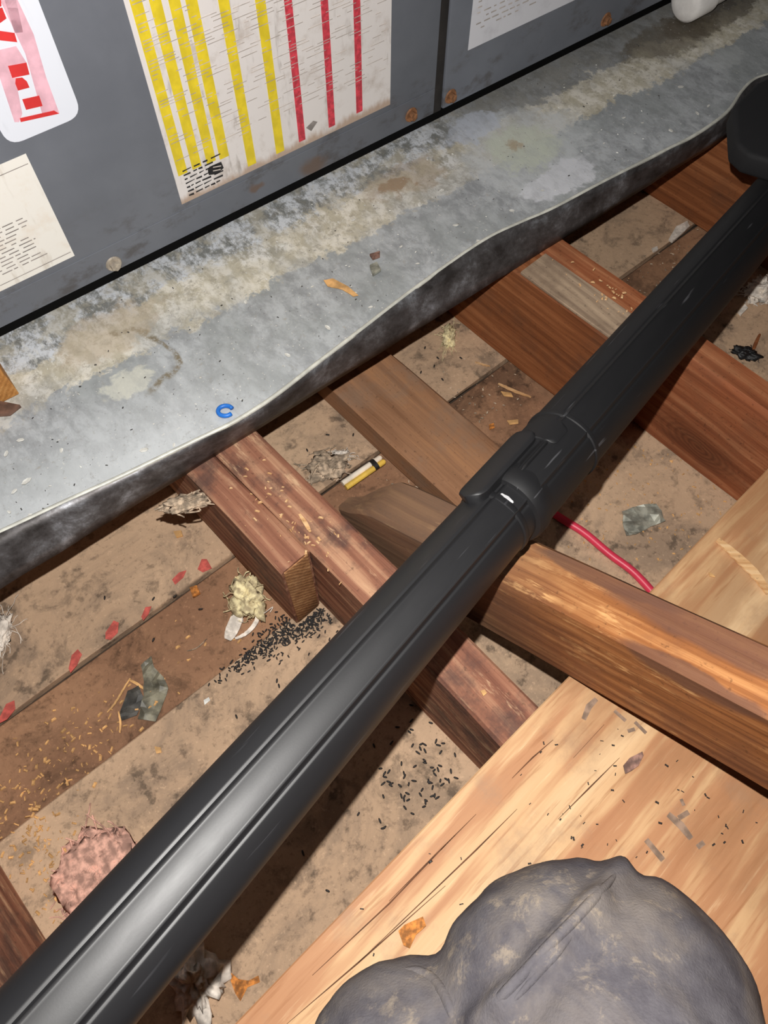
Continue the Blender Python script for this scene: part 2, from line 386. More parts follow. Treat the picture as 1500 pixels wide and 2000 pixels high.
# ------------------------------------------------------------------ plywood
PZ = HJ + .016
pm = frame(UW(-.62, -.92, HJ + .0005), U)
ply = empty('plywood_sheet', pm); tag(ply, 'pale knotty plywood sheet laid over the joists at lower right', 'plywood')
PLW = .928
pp = add('face_veneer', lumber_mesh('face_veneer', 2.0, PLW, .004, 21, .0003, .001, .05), M_PLY, ply); pp.location = (0, 0, .0115)
pc = add('core_layers', lumber_mesh('core_layers', 2.0, PLW - .001, .0112, 22, .0004, .001, .05), M_PLY_EDGE, ply)
pinv = pm.inverted()
def ply_strip(pxs, wd, mat, name, z=PZ + .0004, label=None):
    """thin mark lying on the veneer"""
    pts = [pinv @ P(x, y, z) for x, y in pxs]; v = []; f = []
    n = len(pts)
    for i, p in enumerate(pts):
        t = (pts[min(i + 1, n - 1)] - pts[max(i - 1, 0)]).normalized(); s = Vector((-t.y, t.x, 0))
        k = wd * ((.25 if name == 'grain_crack' else .7) if i in (0, n - 1) else 1) / 2
        v += [p - s * k, p + s * k]
    for i in range(n - 1): f.append((2 * i, 2 * i + 2, 2 * i + 3, 2 * i + 1))
    o = pyd(name, v, f, mat, ply)
    if label: o['label'] = label
    return o
for pts in (((610, 1905), (760, 1765), (890, 1630)), ((560, 2000), (700, 1880), (870, 1730)), ((700, 1880), (930, 1660), (1010, 1580)),
            ((760, 1760), (850, 1670), (930, 1590)), ((1000, 1520), (1040, 1480), (1080, 1445)), ((1120, 1480), (1180, 1415)), ((1090, 1600), (1150, 1540), (1210, 1480))):
    ply_strip(pts, .0011, M_CRACK, 'grain_crack')
for pts, wd in ((((1140, 1405), (1150, 1380), (1165, 1365)), .005), (((1200, 1388), (1222, 1408)), .004), (((1240, 1410), (1262, 1432)), .004), (((1226, 1428), (1240, 1424)), .004),
                (((1262, 1640), (1295, 1680)), .006), (((1305, 1590), (1330, 1612), (1350, 1638)), .006), (((1325, 1598), (1345, 1586)), .005), (((1330, 1568), (1336, 1566)), .007), (((1362, 1655), (1375, 1645)), .005)):
    ply_strip(pts, wd, M_INK, 'stamp_mark', label='faded grey stamp ink')

# ------------------------------------------------------------------ drain pan
LB0 = UW(-.082, .400); LB1 = UW(.906, .318)
pdir = (LB1 - LB0).normalized()
panm = frame(LB0 + Z * HJ, pdir); paninv = panm.inverted()
pan = empty('drain_pan', panm); tag(pan, 'dented galvanized metal drain pan under the furnace, stained white and rust', 'drain pan')
PF = .0035                                                   # pan floor above its underside
def panxy(px, py): q = paninv @ P(px, py, HJ + PF); return (q.x, q.y, PF)
RIMZ = .040
rim_px = [(-330, 1190), (-160, 1112), (0, 1040), (120, 984), (250, 925), (380, 862), (440, 834), (476, 814), (520, 786), (560, 757), (620, 710), (700, 649), (800, 572), (900, 500), (960, 462), (1020, 434), (1080, 408), (1180, 355), (1290, 299), (1360, 263), (1420, 220), (1450, 178), (1475, 155), (1520, 138), (1640, 82), (1800, 0)]
rim = [paninv @ P(x, y, HJ + RIMZ) for x, y in rim_px]
rim = spline(rim, 5)
v = []; f = []
for p in rim:                                                # outer face, from the underside up to the hem
    for k in range(5):
        t = k / 4; base = Vector((p.x, 0, 0)); q = base.lerp(p, t)
        q.y += -.0016 * math.sin(math.pi * t) + .0008 * noise.noise(Vector((p.x * 25, t * 3, 0)))
        v.append(q)
n = len(rim)
for i in range(n - 1):
    for k in range(4): a = i * 5 + k; f.append((a, a + 5, a + 6, a + 1))
lip = pyd('outer_lip', v, f, M_LIP, pan, smooth=True)
so = lip.modifiers.new('thick', 'SOLIDIFY'); so.thickness = .0012; so.offset = 1
lip['label'] = 'dark scuffed outer face of the pan'
hv, hf = tube([p + Vector((0, .0008, -.0005)) for p in rim], .0022, 8)
pyd('folded_hem', hv, hf, M_HEM, pan, smooth=True)
v = []; f = []
XL, XR = rim[0].x, rim[-1].x; NX, NY = 90, 40
for i in range(NX + 1):
    for j in range(NY + 1):
        x = XL + (XR - XL) * i / NX; y = .002 + .75 * j / NY
        v.append((x, y, PF + .0022 * noise.noise(Vector((x * 7, y * 9, 2))) + .001 * noise.noise(Vector((x * 25, y * 25, 5)))))
for i in range(NX):
    for j in range(NY): a = i * (NY + 1) + j; f.append((a, a + NY + 1, a + NY + 2, a + 1))

def m_pan():
    b = NB('stained_galvanized_floor'); c = b.obj
    wc = b.warp(c, 18, .05); wc2 = b.warp(wc, 80, .030)
    s = b.sep(wc2); x, y = s[0], s[1]
    anchors = [panxy(*q) for q in ((0, 770), (150, 700), (300, 640), (600, 470), (780, 370), (1000, 290), (1150, 190), (1300, 100))]
    nA = len(anchors); mx = sum(a[0] for a in anchors) / nA; my = sum(a[1] for a in anchors) / nA
    k = sum((a[0] - mx) * (a[1] - my) for a in anchors) / sum((a[0] - mx) ** 2 for a in anchors)
    dy = b.math('SUBTRACT', y, b.math('ADD', b.math('MULTIPLY', x, k), my - k * mx))     # across the tide line
    fine = b.noise(b.map(c, (1, .35, 1), rot=(0, 0, .3)), 140, 5, .7); mid = b.noise(b.map(c, (1, .6, 1)), 60, 8, .75, .25); big = b.noise(c, 11, 4, .55)
    pat = b.noise(c, 120, 6, .8, .3)
    grey = b.mix(b.step(mid, .36, .64), (150, 153, 156), (190, 194, 197))
    grey = b.mix(b.math('MULTIPLY', b.step(big, .42, .62), .55), grey, (150, 155, 155))
    near = b.step(b.sep(c)[1], .16, .02); grey = b.mix(b.math('MULTIPLY', b.math('MULTIPLY', near, b.step(b.sep(c)[0], .42, .12)), .7), grey, (216, 220, 222))  # paler at the near left: the close flash painted into the grey
    grey = b.mix(b.math('MULTIPLY', b.step(pat, .54, .68), .35), grey, (116, 118, 120))
    upper = b.mix(b.step(mid, .42, .56), (134, 136, 134), (222, 226, 232))
    upper = b.mix(b.math('MULTIPLY', b.step(pat, .48, .6), .55), upper, (126, 124, 116))
    upper = b.mix(b.math('MULTIPLY', b.step(fine, .55, .66), .5), upper, (232, 232, 228))
    big2 = b.noise(b.map(c, (1, 1, 1), (2, 5, 0)), 24, 5, .7); upper = b.mix(b.math('MULTIPLY', b.step(big2, .46, .6), .55), upper, (206, 198, 178))
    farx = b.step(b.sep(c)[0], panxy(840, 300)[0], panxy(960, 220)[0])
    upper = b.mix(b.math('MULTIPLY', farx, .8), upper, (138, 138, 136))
    col = b.mix(b.step(dy, -.010, .010), grey, upper)
    band = b.math('ADD', b.step(b.math('ABSOLUTE', dy), .055, .0), b.math('MULTIPLY', b.math('SUBTRACT', pat, .5), 1.1))
    band = b.step(band, .38, .56)
    crust = b.mix(b.step(mid, .40, .60), (206, 198, 176), (242, 236, 222))
    crust = b.mix(b.math('MULTIPLY', b.step(pat, .5, .64), .6), crust, (150, 142, 124))
    col = b.mix(b.math('MULTIPLY', band, b.math('ADD', .4, b.math('MULTIPLY', b.step(big, .38, .6), .5)), True), col, crust)
    def spot(px, py, rad, color, amt, sx=1.0, sy=1.0, soft=.5, coord=wc2):
        nonlocal col
        d = b.dist(coord, panxy(px, py), (sx, sy, 0)); m = b.step(d, rad, rad * soft); m = b.step(b.math('ADD', m, b.math('MULTIPLY', b.math('SUBTRACT', pat, .5), 1.5)), .12, .85); col = b.mix(b.math('MULTIPLY', m, b.math('MULTIPLY', b.math('ADD', .65, b.math('MULTIPLY', b.step(mid, .36, .6), .35)), amt)), col, color)
    spot(1030, 290, .085, (206, 210, 212), .75, .8, 1.0, .6)
    spot(1100, 350, .05, (222, 224, 230), .9, .8, 1.6, .6)
    spot(920, 250, .05, (204, 210, 222), .8, 1, 1.6, .6)
    spot(1030, 285, .055, (208, 214, 196), .8, .8, 1.0, .4)
    spot(1015, 285, .018, (172, 140, 100), .6, 1, 1.0, .1)
    spot(775, 365, .021, (150, 112, 72), .95, .7, 1.4, .25)
    spot(790, 345, .045, (176, 158, 136), .6, .6, 1.3, .4)
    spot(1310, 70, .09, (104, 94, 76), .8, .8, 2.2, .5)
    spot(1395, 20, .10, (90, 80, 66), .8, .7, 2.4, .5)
    spot(1420, 110, .03, (190, 194, 194), .6, .8, 1.3)
    # pale dried puddle with a darker ring
    d = b.dist(wc, panxy(205, 735), (.75, 1.05, 0))
    ring = b.math('MULTIPLY', b.step(b.math('ABSOLUTE', b.math('SUBTRACT', d, .052)), .0045, .001), b.step(b.sep(c)[0], panxy(230, 720)[0], panxy(280, 720)[0]))
    col = b.mix(b.math('MULTIPLY', ring, b.step(pat, .36, .56)), col, (132, 122, 102))
    spot(250, 755, .028, (214, 214, 202), .9, .8, 1.3, .4)
    spot(210, 650, .06, (196, 178, 152), .6, .7, 1.5, .4)
    sp = b.noise(c, 330, 2, .5); col = b.mix(b.math('MULTIPLY', b.step(sp, .69, .74), .7), col, (226, 224, 218))
    sp2 = b.noise(b.map(c, (1, 1, 1), (3, 1, 0)), 300, 2, .5); col = b.mix(b.math('MULTIPLY', b.step(sp2, .7, .76), .6), col, (92, 90, 86))
    met = 0.0
    return b.done(col, b.math('ADD', .5, b.math('MULTIPLY', mid, .2)), met, b.math('ADD', mid, fine), .3, .0012)
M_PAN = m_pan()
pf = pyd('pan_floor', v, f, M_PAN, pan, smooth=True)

# ------------------------------------------------------------------ furnace
FZ = HJ + .022
F0 = P(0, 646, FZ); F1 = P(1310, -4, FZ)
fdir = (F1 - F0).normalized()
furm = frame(F0, fdir); furinv = furm.inverted(); fnrm = (furm.to_3x3() @ Vector((0, 1, 0)))    # into the cabinet
def FP(px, py, off=0.0):
    """local point on the front plane, 'off' proud of it"""
    d = ray(px, py); o = F0 - fnrm * off
    return furinv @ (CAM + d * ((o - CAM).dot(fnrm) / d.dot(fnrm)))
FURN_RUST += [(tuple(FP(612, 325)), .026), (tuple(FP(803, 224)), .016), (tuple(FP(225, 520)), .014), (tuple(FP(500, 365)), .012), (tuple(FP(880, 192)), .011)]
M_FURN = m_furnace()
furnace = empty('furnace_cabinet', furm); tag(furnace, 'dark grey sheet-metal furnace cabinet standing in the drain pan', 'furnace')
SEAM = FP(856, 205).x
add('cabinet_shell', box_mesh('cabinet_shell', -1.0, 1.7, .006, .56, 0, .62, .003), M_FURN, furnace)
PT = .004
for x0, x1 in ((-.98, SEAM - .006), (SEAM + .008, 1.68)):
    o = add('door_panel', box_mesh('door_panel', x0, x1, 0, .012, .002, .60, .002), M_FURN, furnace)
o = add('seam_gasket', box_mesh('seam_gasket', SEAM - .0055, SEAM + .0075, .0025, .012, .0, .60, .001), M_FURN_D, furnace)
o['label'] = 'dark rusty gap between the two door panels'
o = add('gap_strip', box_mesh('gap_strip', -.97, 1.67, .0055, .03, -.012, .001, .001), M_GAP_BLACK, furnace); o['label'] = 'black strip in the gap under the panels'  # black strip added to draw the dark gap line under the panels
crease = add('fold_crease', box_mesh('fold_crease', -.98, SEAM - .008, -.0006, .001, .034, .0352, .0003), M_FURN, furnace)
for x, y, m in ((222, 515, M_ZINC), (880, 188, M_RUSTY), (1183, 38, M_RUSTY), (803, 224, M_RUSTY)):
    p = FP(x, y); bm = bmesh.new()
    bmesh.ops.create_cone(bm, cap_ends=True, segments=20, radius1=.0088, radius2=.0078, depth=.0016, matrix=Matrix.Translation((0, -.001, 0)) @ Matrix.Rotation(math.pi / 2, 4, 'X'))
    bmesh.ops.create_cone(bm, cap_ends=True, segments=6, radius1=.0058, radius2=.0052, depth=.005, matrix=Matrix.Translation((0, -.004, 0)) @ Matrix.Rotation(math.pi / 2, 4, 'X'))
    me = bpy.data.meshes.new('hex_screw'); bm.to_mesh(me); bm.free()
    s = add('hex_screw', me, m, furnace); s.location = p
def sheet(name, pts, mat, parent, off, thick=.0003, label=None, local=False):
    """thin printed sheet or ink shape lying on the front panel; pts measured on that panel"""
    q = [(Vector((a, -off, b)) if local else FP(a, b, off)) for a, b in pts]; n = len(q)
    for p in q: p.y = -off
    v = q + [p + Vector((0, thick, 0)) for p in q]
    f = [tuple(range(n)), tuple(reversed(range(n, 2 * n)))] + [(i, i + n, (i + 1) % n + n, (i + 1) % n) for i in range(n)]
    o = pyd(name, v, f, mat, parent); fix_normals(o.data)
    if label: o['label'] = label
    return o
def dashes(name, quads, mat, parent, off):
    v = []; f = []
    for q in quads:
        k = len(v); v += [Vector((a, -off, b)) for a, b in q]; f.append((k, k + 1, k + 2, k + 3))
    return pyd(name, v, f, mat, parent)
def rounded(pts, rad, seg=6):
    out = []; n = len(pts)
    for i in range(n):
        p = Vector(pts[i]); a = Vector(pts[i - 1]) - p; c = Vector(pts[(i + 1) % n]) - p
        s = p + a.normalized() * rad; e = p + c.normalized() * rad
        for k in range(seg + 1):
            t = k / seg; out.append(tuple((1 - t) ** 2 * s + 2 * t * (1 - t) * p + t * t * e))
    return out
# white sticker with red lettering
st_pts = [FP(x, y) for x, y in ((-115, 95), (-10, 302), (165, 232), (42, -130), (-200, -60))]
bl = FP(8, 286); br = FP(158, 220)
xL = FP(4, 262).x; xR = FP(153, 205).x; zB = (FP(30, 278).z + FP(120, 244).z) / 2
sticker = sheet('sticker', rounded([(xL, zB), (xR, zB), (xR, zB + .30), (xL, zB + .30)], .014), M_STICKER, furnace, .0005, local=True, label='white rounded sticker with red lettering')
def ink(pts, mat, off=.0010, name='red_letter', par=None): return sheet(name, pts, mat, par or sticker, off, .0002)
zi = lambda L: [(x / 6.665, y / 6.667) for x, y in L]
for L in ([(60, 330), (150, 640), (330, 1010), (490, 1500), (240, 1590), (90, 1100), (-60, 640), (-160, 330)],): pass
ink(zi([(230, 0), (440, 450), (600, 1000), (775, 1480), (560, 1520), (330, 700), (0, 0)]), M_PINK_INK, .0008, 'pale_red_shade')
ink(zi([(0, 650), (130, 640), (290, 1480), (250, 1590), (190, 1590), (-40, 900)]), M_PINK_INK, .0008, 'pale_red_shade')
ink(zi([(60, 0), (210, 0), (300, 420), (190, 430)]), M_PINK_INK, .0008, 'pale_red_shade')
ink(zi([(0, 650), (210, 600), (345, 815), (105, 860)]), M_PINK_INK, .0009, 'pale_red_shade')
for L in ([(-60, -120), (10, -20), (20, 80), (-60, 110)], [(-70, 120), (30, 100), (85, 240), (-60, 345)], [(-90, 390), (190, 430), (225, 550), (-90, 515)],
          [(105, 860), (345, 815), (385, 970), (160, 1015)], [(205, 1020), (290, 1010), (350, 1060), (385, 1140), (235, 1180), (200, 1090)],
          [(290, 1295), (510, 1245), (555, 1380), (340, 1430)], [(260, 1540), (705, 1440), (770, 1480), (270, 1590)], [(60, -300), (190, -340), (230, -220), (90, -180)]):
    ink(zi(L), M_RED_INK)
# instruction note on the left
nL = FP(-150, 400).x; nR = FP(146, 500).x; nB = FP(60, 540).z; nT = FP(58, 296).z
note = sheet('instruction_note', [(nL, nB), (nR, nB), (nR, nT), (nL, nT)], M_LABEL2, furnace, .0005, local=True, label='cream paper note with rows of small print')
for zz in (nB + .006, nT - .009): dashes('border_line', [[(nL, zz), (nR - .002, zz), (nR - .002, zz + .0007), (nL, zz + .0007)]], M_GREY_INK, note, .0009)
qs = []; rr = random.Random(3); z = nB + .016; i = 0
while z < nT - .052:
    x = nL + .004; 
    while x < nR - .034 - .012 * math.sin(z * 300):
        w = rr.uniform(.004, .014); qs.append([(x, z), (min(x + w, nR - .028), z), (min(x + w, nR - .028), z + .0010), (x, z + .0010)]); x += w + rr.uniform(.0015, .005)
    z += .0041
dashes('small_print', qs, M_GREY_INK, note, .0009)
# wiring label with coloured stripes
wL = (FP(240, 0).x + FP(355, 398).x) / 2; wR = (FP(764, 0).x + FP(762, 200).x) / 2; wB = (FP(356, 400).z + FP(760, 203).z) / 2; wT = .56
M_LABEL = m_paper('yellowed_label_paper', (238, 232, 229), (190, 176, 164), .7, wB)
wl = sheet('wiring_label', [(wL, wB), (wR, wB), (wR, wT), (wL, wT)], M_LABEL, furnace, .0005, local=True, label='grimy paper wiring label with yellow and red stripes')
ZT = wT - .01
for a, bpt, wd in (((265, 0), (356, 340), .0105), ((305, 0), (382, 328), .0105), ((345, 0), (408, 318), .0105), ((375, 0), (436, 308), .011), ((438, 0), (490, 322), .0105), ((511, 0), (544, 298), .0105)):
    x = (FP(*a).x + FP(*bpt).x) / 2; zb = FP(*bpt).z
    sheet('yellow_stripe', [(x - wd / 2, zb), (x + wd / 2, zb), (x + wd / 2, ZT), (x - wd / 2, ZT)], M_YEL_INK, wl, .0009, .0002, local=True)
for a, bpt, wd in (((561, 0), (590, 274), .0085), ((632, 0), (648, 246), .0085), ((695, 0), (702, 218), .0085)):
    x = (FP(*a).x + FP(*bpt).x) / 2; zb = FP(*bpt).z
    sheet('red_stripe', [(x - wd / 2, zb), (x + wd / 2, zb), (x + wd / 2, ZT), (x - wd / 2, ZT)], M_RED2_INK, wl, .0009, .0002, local=True)
qs = []; qd = []; z = wB + .045
while z < wT - .01:
    x = wL + .006
    while x < wR - .006:
        w = rr.uniform(.004, .03)
        if rr.random() < .55: qs.append([(x, z), (min(x + w, wR - .004), z), (min(x + w, wR - .004), z + .0007), (x, z + .0007)])
        x += w + rr.uniform(.002, .02)
    z += rr.uniform(.0022, .0042)
dashes('fine_print', qs, M_LIGHT_INK, wl, .0011)
qs = []
for r_ in range(7):
    z = wB + .006 + r_ * .0048; x = wL + .01
    while x < wL + .045:
        w = rr.uniform(.003, .012); qs.append([(x, z), (x + w, z + rr.uniform(-.001, .001)), (x + w, z + .0016), (x, z + .0016)]); x += w + rr.uniform(.001, .004)
dashes('black_print', qs, M_BLK_INK, wl, .0010)
sheet('black_emblem', [(406, 333), (409, 326), (432, 316), (437, 328), (424, 340), (408, 342)], M_BLK_INK, wl, .0010, .0002)
for L in ([(416, 326), (432, 323), (432, 325), (416, 328)], [(416, 333), (431, 330), (431, 332), (416, 335)]): sheet('emblem_bar', L, M_LIGHT_INK, wl, .0014, .0002)
sheet('black_print', [(598, 250), (612, 236), (620, 238), (608, 256)], M_GREY_INK, wl, .0010, .0002)
# white label on the other panel
rL = (FP(922, 0).x + FP(916, 92).x) / 2; rB = (FP(920, 94).z + FP(1120, 2).z) / 2
rl = sheet('data_label', [(rL, rB), (rL + .42, rB), (rL + .42, rB + .3), (rL, rB + .3)], M_LABEL3, furnace, .0005, local=True, label='white data label with faint rows of print')
qs = []
for r_ in range(40):
    z = rB + .02 + r_ * .006; x = rL + .008
    while x < rL + .3:
        w = rr.uniform(.003, .012)
        if rr.random() < .7: qs.append([(x, z), (x + w, z), (x + w, z + .0014), (x, z + .0014)])
        x += w + rr.uniform(.002, .006)
dashes('faint_print', qs, M_LIGHT_INK, rl, .0009)
# blocks that carry the cabinet in the pan
for x in (-.6, 1.25):
    o = add('support_block', box_mesh('support_block', x - .05, x + .05, .12, .45, -(FZ - HJ - PF - .003), .001, .002), M_BLOCK, furnace)

# ------------------------------------------------------------------ vacuum wand
A0 = P(135, 1965, .335); A1 = P(1492, 418, .195)
wx = (A1 - A0).normalized()
wz = (CAM - (A0 + A1) / 2); wz = (wz - wx * wz.dot(wx)).normalized()
wm = frame(A0, wx, wz); winv = wm.inverted()
wand = empty('vacuum_wand', wm); tag(wand, 'long black plastic vacuum wand lying diagonally across the brace', 'vacuum wand')
LW = (A1 - A0).length
def wl_of(px, py):                                           # distance along the wand of a point seen on it
    d = ray(px, py); n = wz - d * wz.dot(d)
    # closest approach of sight line and axis
    w0 = CAM - A0; a, b_, c = 1.0, d.dot(wx), 1.0; dd, e = d.dot(w0), wx.dot(w0)
    den = 1 - b_ * b_; return (e - b_ * dd) / den
XC = wl_of(1015, 1015)                                       # mouth of the upper tube
def wand_tube(name, x0, x1, r0, r1, mat, panel=True, th0=-23, th1=16, amp=.0013, rings=26, round0=False):
    seg = 240; v = []; f = []
    for i in range(rings + 1):
        t = i / rings; x = x0 + (x1 - x0) * t; r = r0 + (r1 - r0) * t
        for j in range(seg):
            th = 2 * math.pi * j / seg; dg = math.degrees(th)
            if dg > 180: dg -= 360
            rr_ = r
            if panel:
                if th0 < dg < th1:                            # flattened band facing up
                    mid = (th0 + th1) / 2; hw = (th1 - th0) / 2
                    rr_ = r * (.990 + .35 * (1 / max(.7, math.cos(math.radians(dg - mid))) - 1)) + amp * .5
                e0 = min(abs(dg - th0), abs(dg - th1))
                if e0 < 2.6: rr_ += amp * .9 * (.5 + .5 * math.cos(math.pi * e0 / 2.6))
                e1 = min(abs(dg - th0 + 5.5), abs(dg - th1 - 5.5))
                if e1 < 3.0: rr_ -= amp * .7 * (.5 + .5 * math.cos(math.pi * e1 / 3.0))
            v.append((x, math.sin(th) * -rr_, math.cos(th) * rr_))
    for i in range(rings):
        for j in range(seg):
            a = i * seg + j; b = i * seg + (j + 1) % seg; f.append((a, a + seg, b + seg, b))
    f.append(tuple(range(seg))); f.append(tuple(reversed(range(rings * seg, rings * seg + seg))))
    o = pyd(name, v, f, mat, wand); fix_normals(o.data)
    for p in o.data.polygons: p.use_smooth = True
    o.data.set_sharp_from_angle(angle=math.radians(60)); return o
# (theta grows towards the lower right side of the wand)
lower = wand_tube('lower_tube', -.42, XC + .03, .0325, .0262, M_WAND)
uppr = wand_tube('upper_tube', XC + .004, LW + .10, .0298, .0312, M_WAND2, amp=.0009)
def lathe_ring(name, prof, mat, parent=None, seg=72):
    v = []; f = []; k = len(prof)
    for j in range(seg):
        th = 2 * math.pi * j / seg
        for x, r in prof: v.append((x, math.sin(th) * r, math.cos(th) * r))
    for j in range(seg):
        for i in range(k - 1):
            a = j * k + i; b = ((j + 1) % seg) * k + i; f.append((a, a + 1, b + 1, b))
    o = pyd(name, v, f, mat, parent or wand, smooth=True, sharp=50); fix_normals(o.data); return o
lathe_ring('collar', [(XC - .003, .0262), (XC - .002, .0296), (XC + .002, .0312), (XC + .010, .0314), (XC + .014, .0303), (XC + .018, .0299), (XC + .018, .028)], M_WAND2)
lathe_ring('insertion_ring', [(XC - .019, .0262), (XC - .018, .0277), (XC - .014, .0279), (XC - .0125, .0265)], M_WAND)
lathe_ring('collar_bead', [(XC + .078, .0295), (XC + .079, .0311), (XC + .081, .0313), (XC + .083, .0311), (XC + .084, .0295)], M_WAND2)
def on_wand(x, deg, r): th = math.radians(deg); return Vector((x, math.sin(th) * -r, math.cos(th) * r))
# lock lever: rounded plate that follows the tube on its upper-left flank
def plate(name, x0, x1, d0, d1, r0, r1, mat, parent, rnd=.012, nx=24, nd=12):
    v = []; f = []; dm = (d0 + d1) / 2
    for layer in (0, 1):
        for i in range(nx + 1):
            x = x0 + (x1 - x0) * i / nx; e = min(x - x0, x1 - x); k = 1.0
            if e < rnd: k = math.sqrt(max(0.0, 1 - ((rnd - e) / rnd) ** 2)) * .9 + .1
            for j in range(nd + 1):
                s = j / nd * 2 - 1; dg = dm + (d1 - d0) / 2 * s * k
                rr_ = (r1 - (.0012 if abs(s) > .9 or e < .001 else 0)) if layer else r0
                v.append(on_wand(x, dg, rr_))
    N = (nx + 1) * (nd + 1)
    for i in range(nx):
        for j in range(nd):
            a = i * (nd + 1) + j; f.append((a, a + 1, a + nd + 2, a + nd + 1)); b = a + N; f.append((b, b + nd + 1, b + nd + 2, b + 1))
    border = [i for i in range(nd + 1)] + [i * (nd + 1) + nd for i in range(1, nx + 1)] + [nx * (nd + 1) + j for j in range(nd - 1, -1, -1)] + [i * (nd + 1) for i in range(nx - 1, 0, -1)]
    for k in range(len(border)):
        a, b = border[k], border[(k + 1) % len(border)]; f.append((a, a + N, b + N, b))
    o = pyd(name, v, f, mat, parent, smooth=True, sharp=45); fix_normals(o.data); return o
XL0 = wl_of(905, 985) ; XL1 = XC + .060
SG = -1                                                      # which sign of theta is the upper-left flank
lever = plate('lock_lever', XC - .030, XC + .052, SG * 52 - 21, SG * 52 + 21, .0262, .0345, M_WAND, wand)
plate('lever_hinge', XC + .046, XC + .072, SG * 40 - 30, SG * 40 + 34, .0296, .0322, M_WAND2, wand, .006)
plate('lever_ridge', XC + .012, XC + .05, SG * 18 - 3, SG * 18 + 3, .0298, .0318, M_WAND2, wand, .003, 10, 3)
sc = plate('pale_line', XC - .0135, XC - .0105, -20, 3, .0266, .0283, M_PALE_LINE, wand, .001, 4, 10); sc['label'] = 'pale line around the tube end'  # thin pale mark laid on the insertion ring
# nozzle at the far end
ntop = [(1433, 205), (1438, 278), (1462, 300), (1560, 330), (1700, 330), (1700, 60), (1540, 130), (1478, 160)]
tz, bz = .250, .226
top = [winv @ P(x, y, tz) for x, y in ntop]; bot = [winv @ Vector((*P(x, y, tz).xy, bz)) for x, y in ntop]
n = len(top)
me = bpy.data.meshes.new('nozzle_head'); me.from_pydata([tuple(p) for p in top + bot], [], [tuple(range(n)), tuple(reversed(range(n, 2 * n)))] + [(i, i + n, (i + 1) % n + n, (i + 1) % n) for i in range(n)])
bm = bmesh.new(); bm.from_mesh(me); bmesh.ops.recalc_face_normals(bm, faces=bm.faces); bmesh.ops.bevel(bm, geom=bm.edges[:], offset=.005, segments=3, affect='EDGES', profile=.5); bm.to_mesh(me); bm.free()
for p in me.polygons: p.use_smooth = True
me.set_sharp_from_angle(angle=math.radians(40))
o = add('nozzle_head', me, M_NOZZLE, wand); o['label'] = 'blocky black nozzle at the far end of the wand'

# ------------------------------------------------------------------ kneeling person (only the trousered legs are in view)
def m_fabric():
    b = NB('dusty_grey_trouser_cloth'); c = b.obj
    n1 = b.noise(c, 9, 6, .65, .8); n2 = b.noise(c, 60, 5, .7); weave = b.noise(c, 700, 2, .5); n3 = b.noise(b.map(c, (1, 1, 1), (4, 2, 1)), 48, 6, .75, .3)
    col = b.mix(b.step(n2, .3, .7), (80, 77, 82), (96, 93, 97))
    col = b.mix(b.math('MULTIPLY', b.step(n1, .46, .68), .65), col, (128, 119, 111))
    col = b.mix(b.math('MULTIPLY', b.math('MULTIPLY', b.step(n3, .54, .66), b.step(n1, .40, .6)), .6), col, (156, 142, 124))
    return b.done(col, .95, 0, b.math('ADD', n2, weave), .4, .001, spec=.1)
M_CLOTH = m_fabric()
KC = P(1158, 1985, .245)                                     # right knee
KL = P(808, 2090, .232)
def leg_loft(pts, rads):
    v = []; f = []; seg = 40; pr = None
    for i, p in enumerate(pts):
        t = (pts[min(i + 1, len(pts) - 1)] - pts[max(i - 1, 0)]).normalized()
        a = Vector((1, 0, 0)); a = (a - t * a.dot(t)).normalized(); b = t.cross(a)
        for j in range(seg):
            th = 2 * math.pi * j / seg; v.append(p + a * math.cos(th) * rads[i][0] + b * math.sin(th) * rads[i][1])
    for i in range(len(pts) - 1):
        for j in range(seg):
            a = i * seg + j; b = i * seg + (j + 1) % seg; f.append((a, b, b + seg, a + seg))
    f.append(tuple(reversed(range(seg)))); f.append(tuple(range((len(pts) - 1) * seg, len(pts) * seg))); return v, f
def uvs(c, r, sx=1, sy=1, sz=1):
    v = []; f = []; n, m = 24, 36
    for i in range(n + 1):
        for j in range(m):
            a = math.pi * i / n; t = 2 * math.pi * j / m
            v.append(c + Vector((math.sin(a) * math.cos(t) * r * sx, math.sin(a) * math.sin(t) * r * sy, math.cos(a) * r * sz)))
    for i in range(n):
        for j in range(m): f.append((i * m + j, i * m + (j + 1) % m, (i + 1) * m + (j + 1) % m, (i + 1) * m + j))
    return v, f
def to_parts(parts):
    V = []; F = []
    for v, f in parts:
        k = len(V); V += v; F += [tuple(a + k for a in q) for q in f]
    return V, F
def leg(K, rk, lean, hipx):
    back = Vector((lean, -1, 0)).normalized()
    hip = Vector((hipx, K.y - .40, .52))
    th = [K + (hip - K) * t for t in (0, .25, .5, .75, 1)]
    sh = [K + Vector((0, .0, -.02)) + back * s + Vector((0, 0, -s * .10)) for s in (0, .12, .24, .36, .44)]
    return [uvs(K, rk, 1.10, 1.0, 1.0), leg_loft(th, [(rk * 1.06, rk * .98), (rk * 1.06, rk * 1.0), (rk * 1.05, rk * 1.05), (rk * 1.12, rk * 1.12), (rk * 1.15, rk * 1.15)]),
            leg_loft(sh, [(rk * .9, rk * .85), (rk * .85, rk * .75), (.066, .062), (.055, .052), (.045, .045)])]
RK = .083
parts = leg(KC, RK, -.05, .10) + leg(KL, .056, -.05, -.06)
parts += [uvs(Vector((0, KC.y - .46, .54)), .17, 1.05, .8, .8)]
V, F = to_parts(parts)
me = bpy.data.meshes.new('person_raw'); me.from_pydata([tuple(p) for p in V], [], F)
tmp = bpy.data.objects.new('person_raw', me); COL.objects.link(tmp)
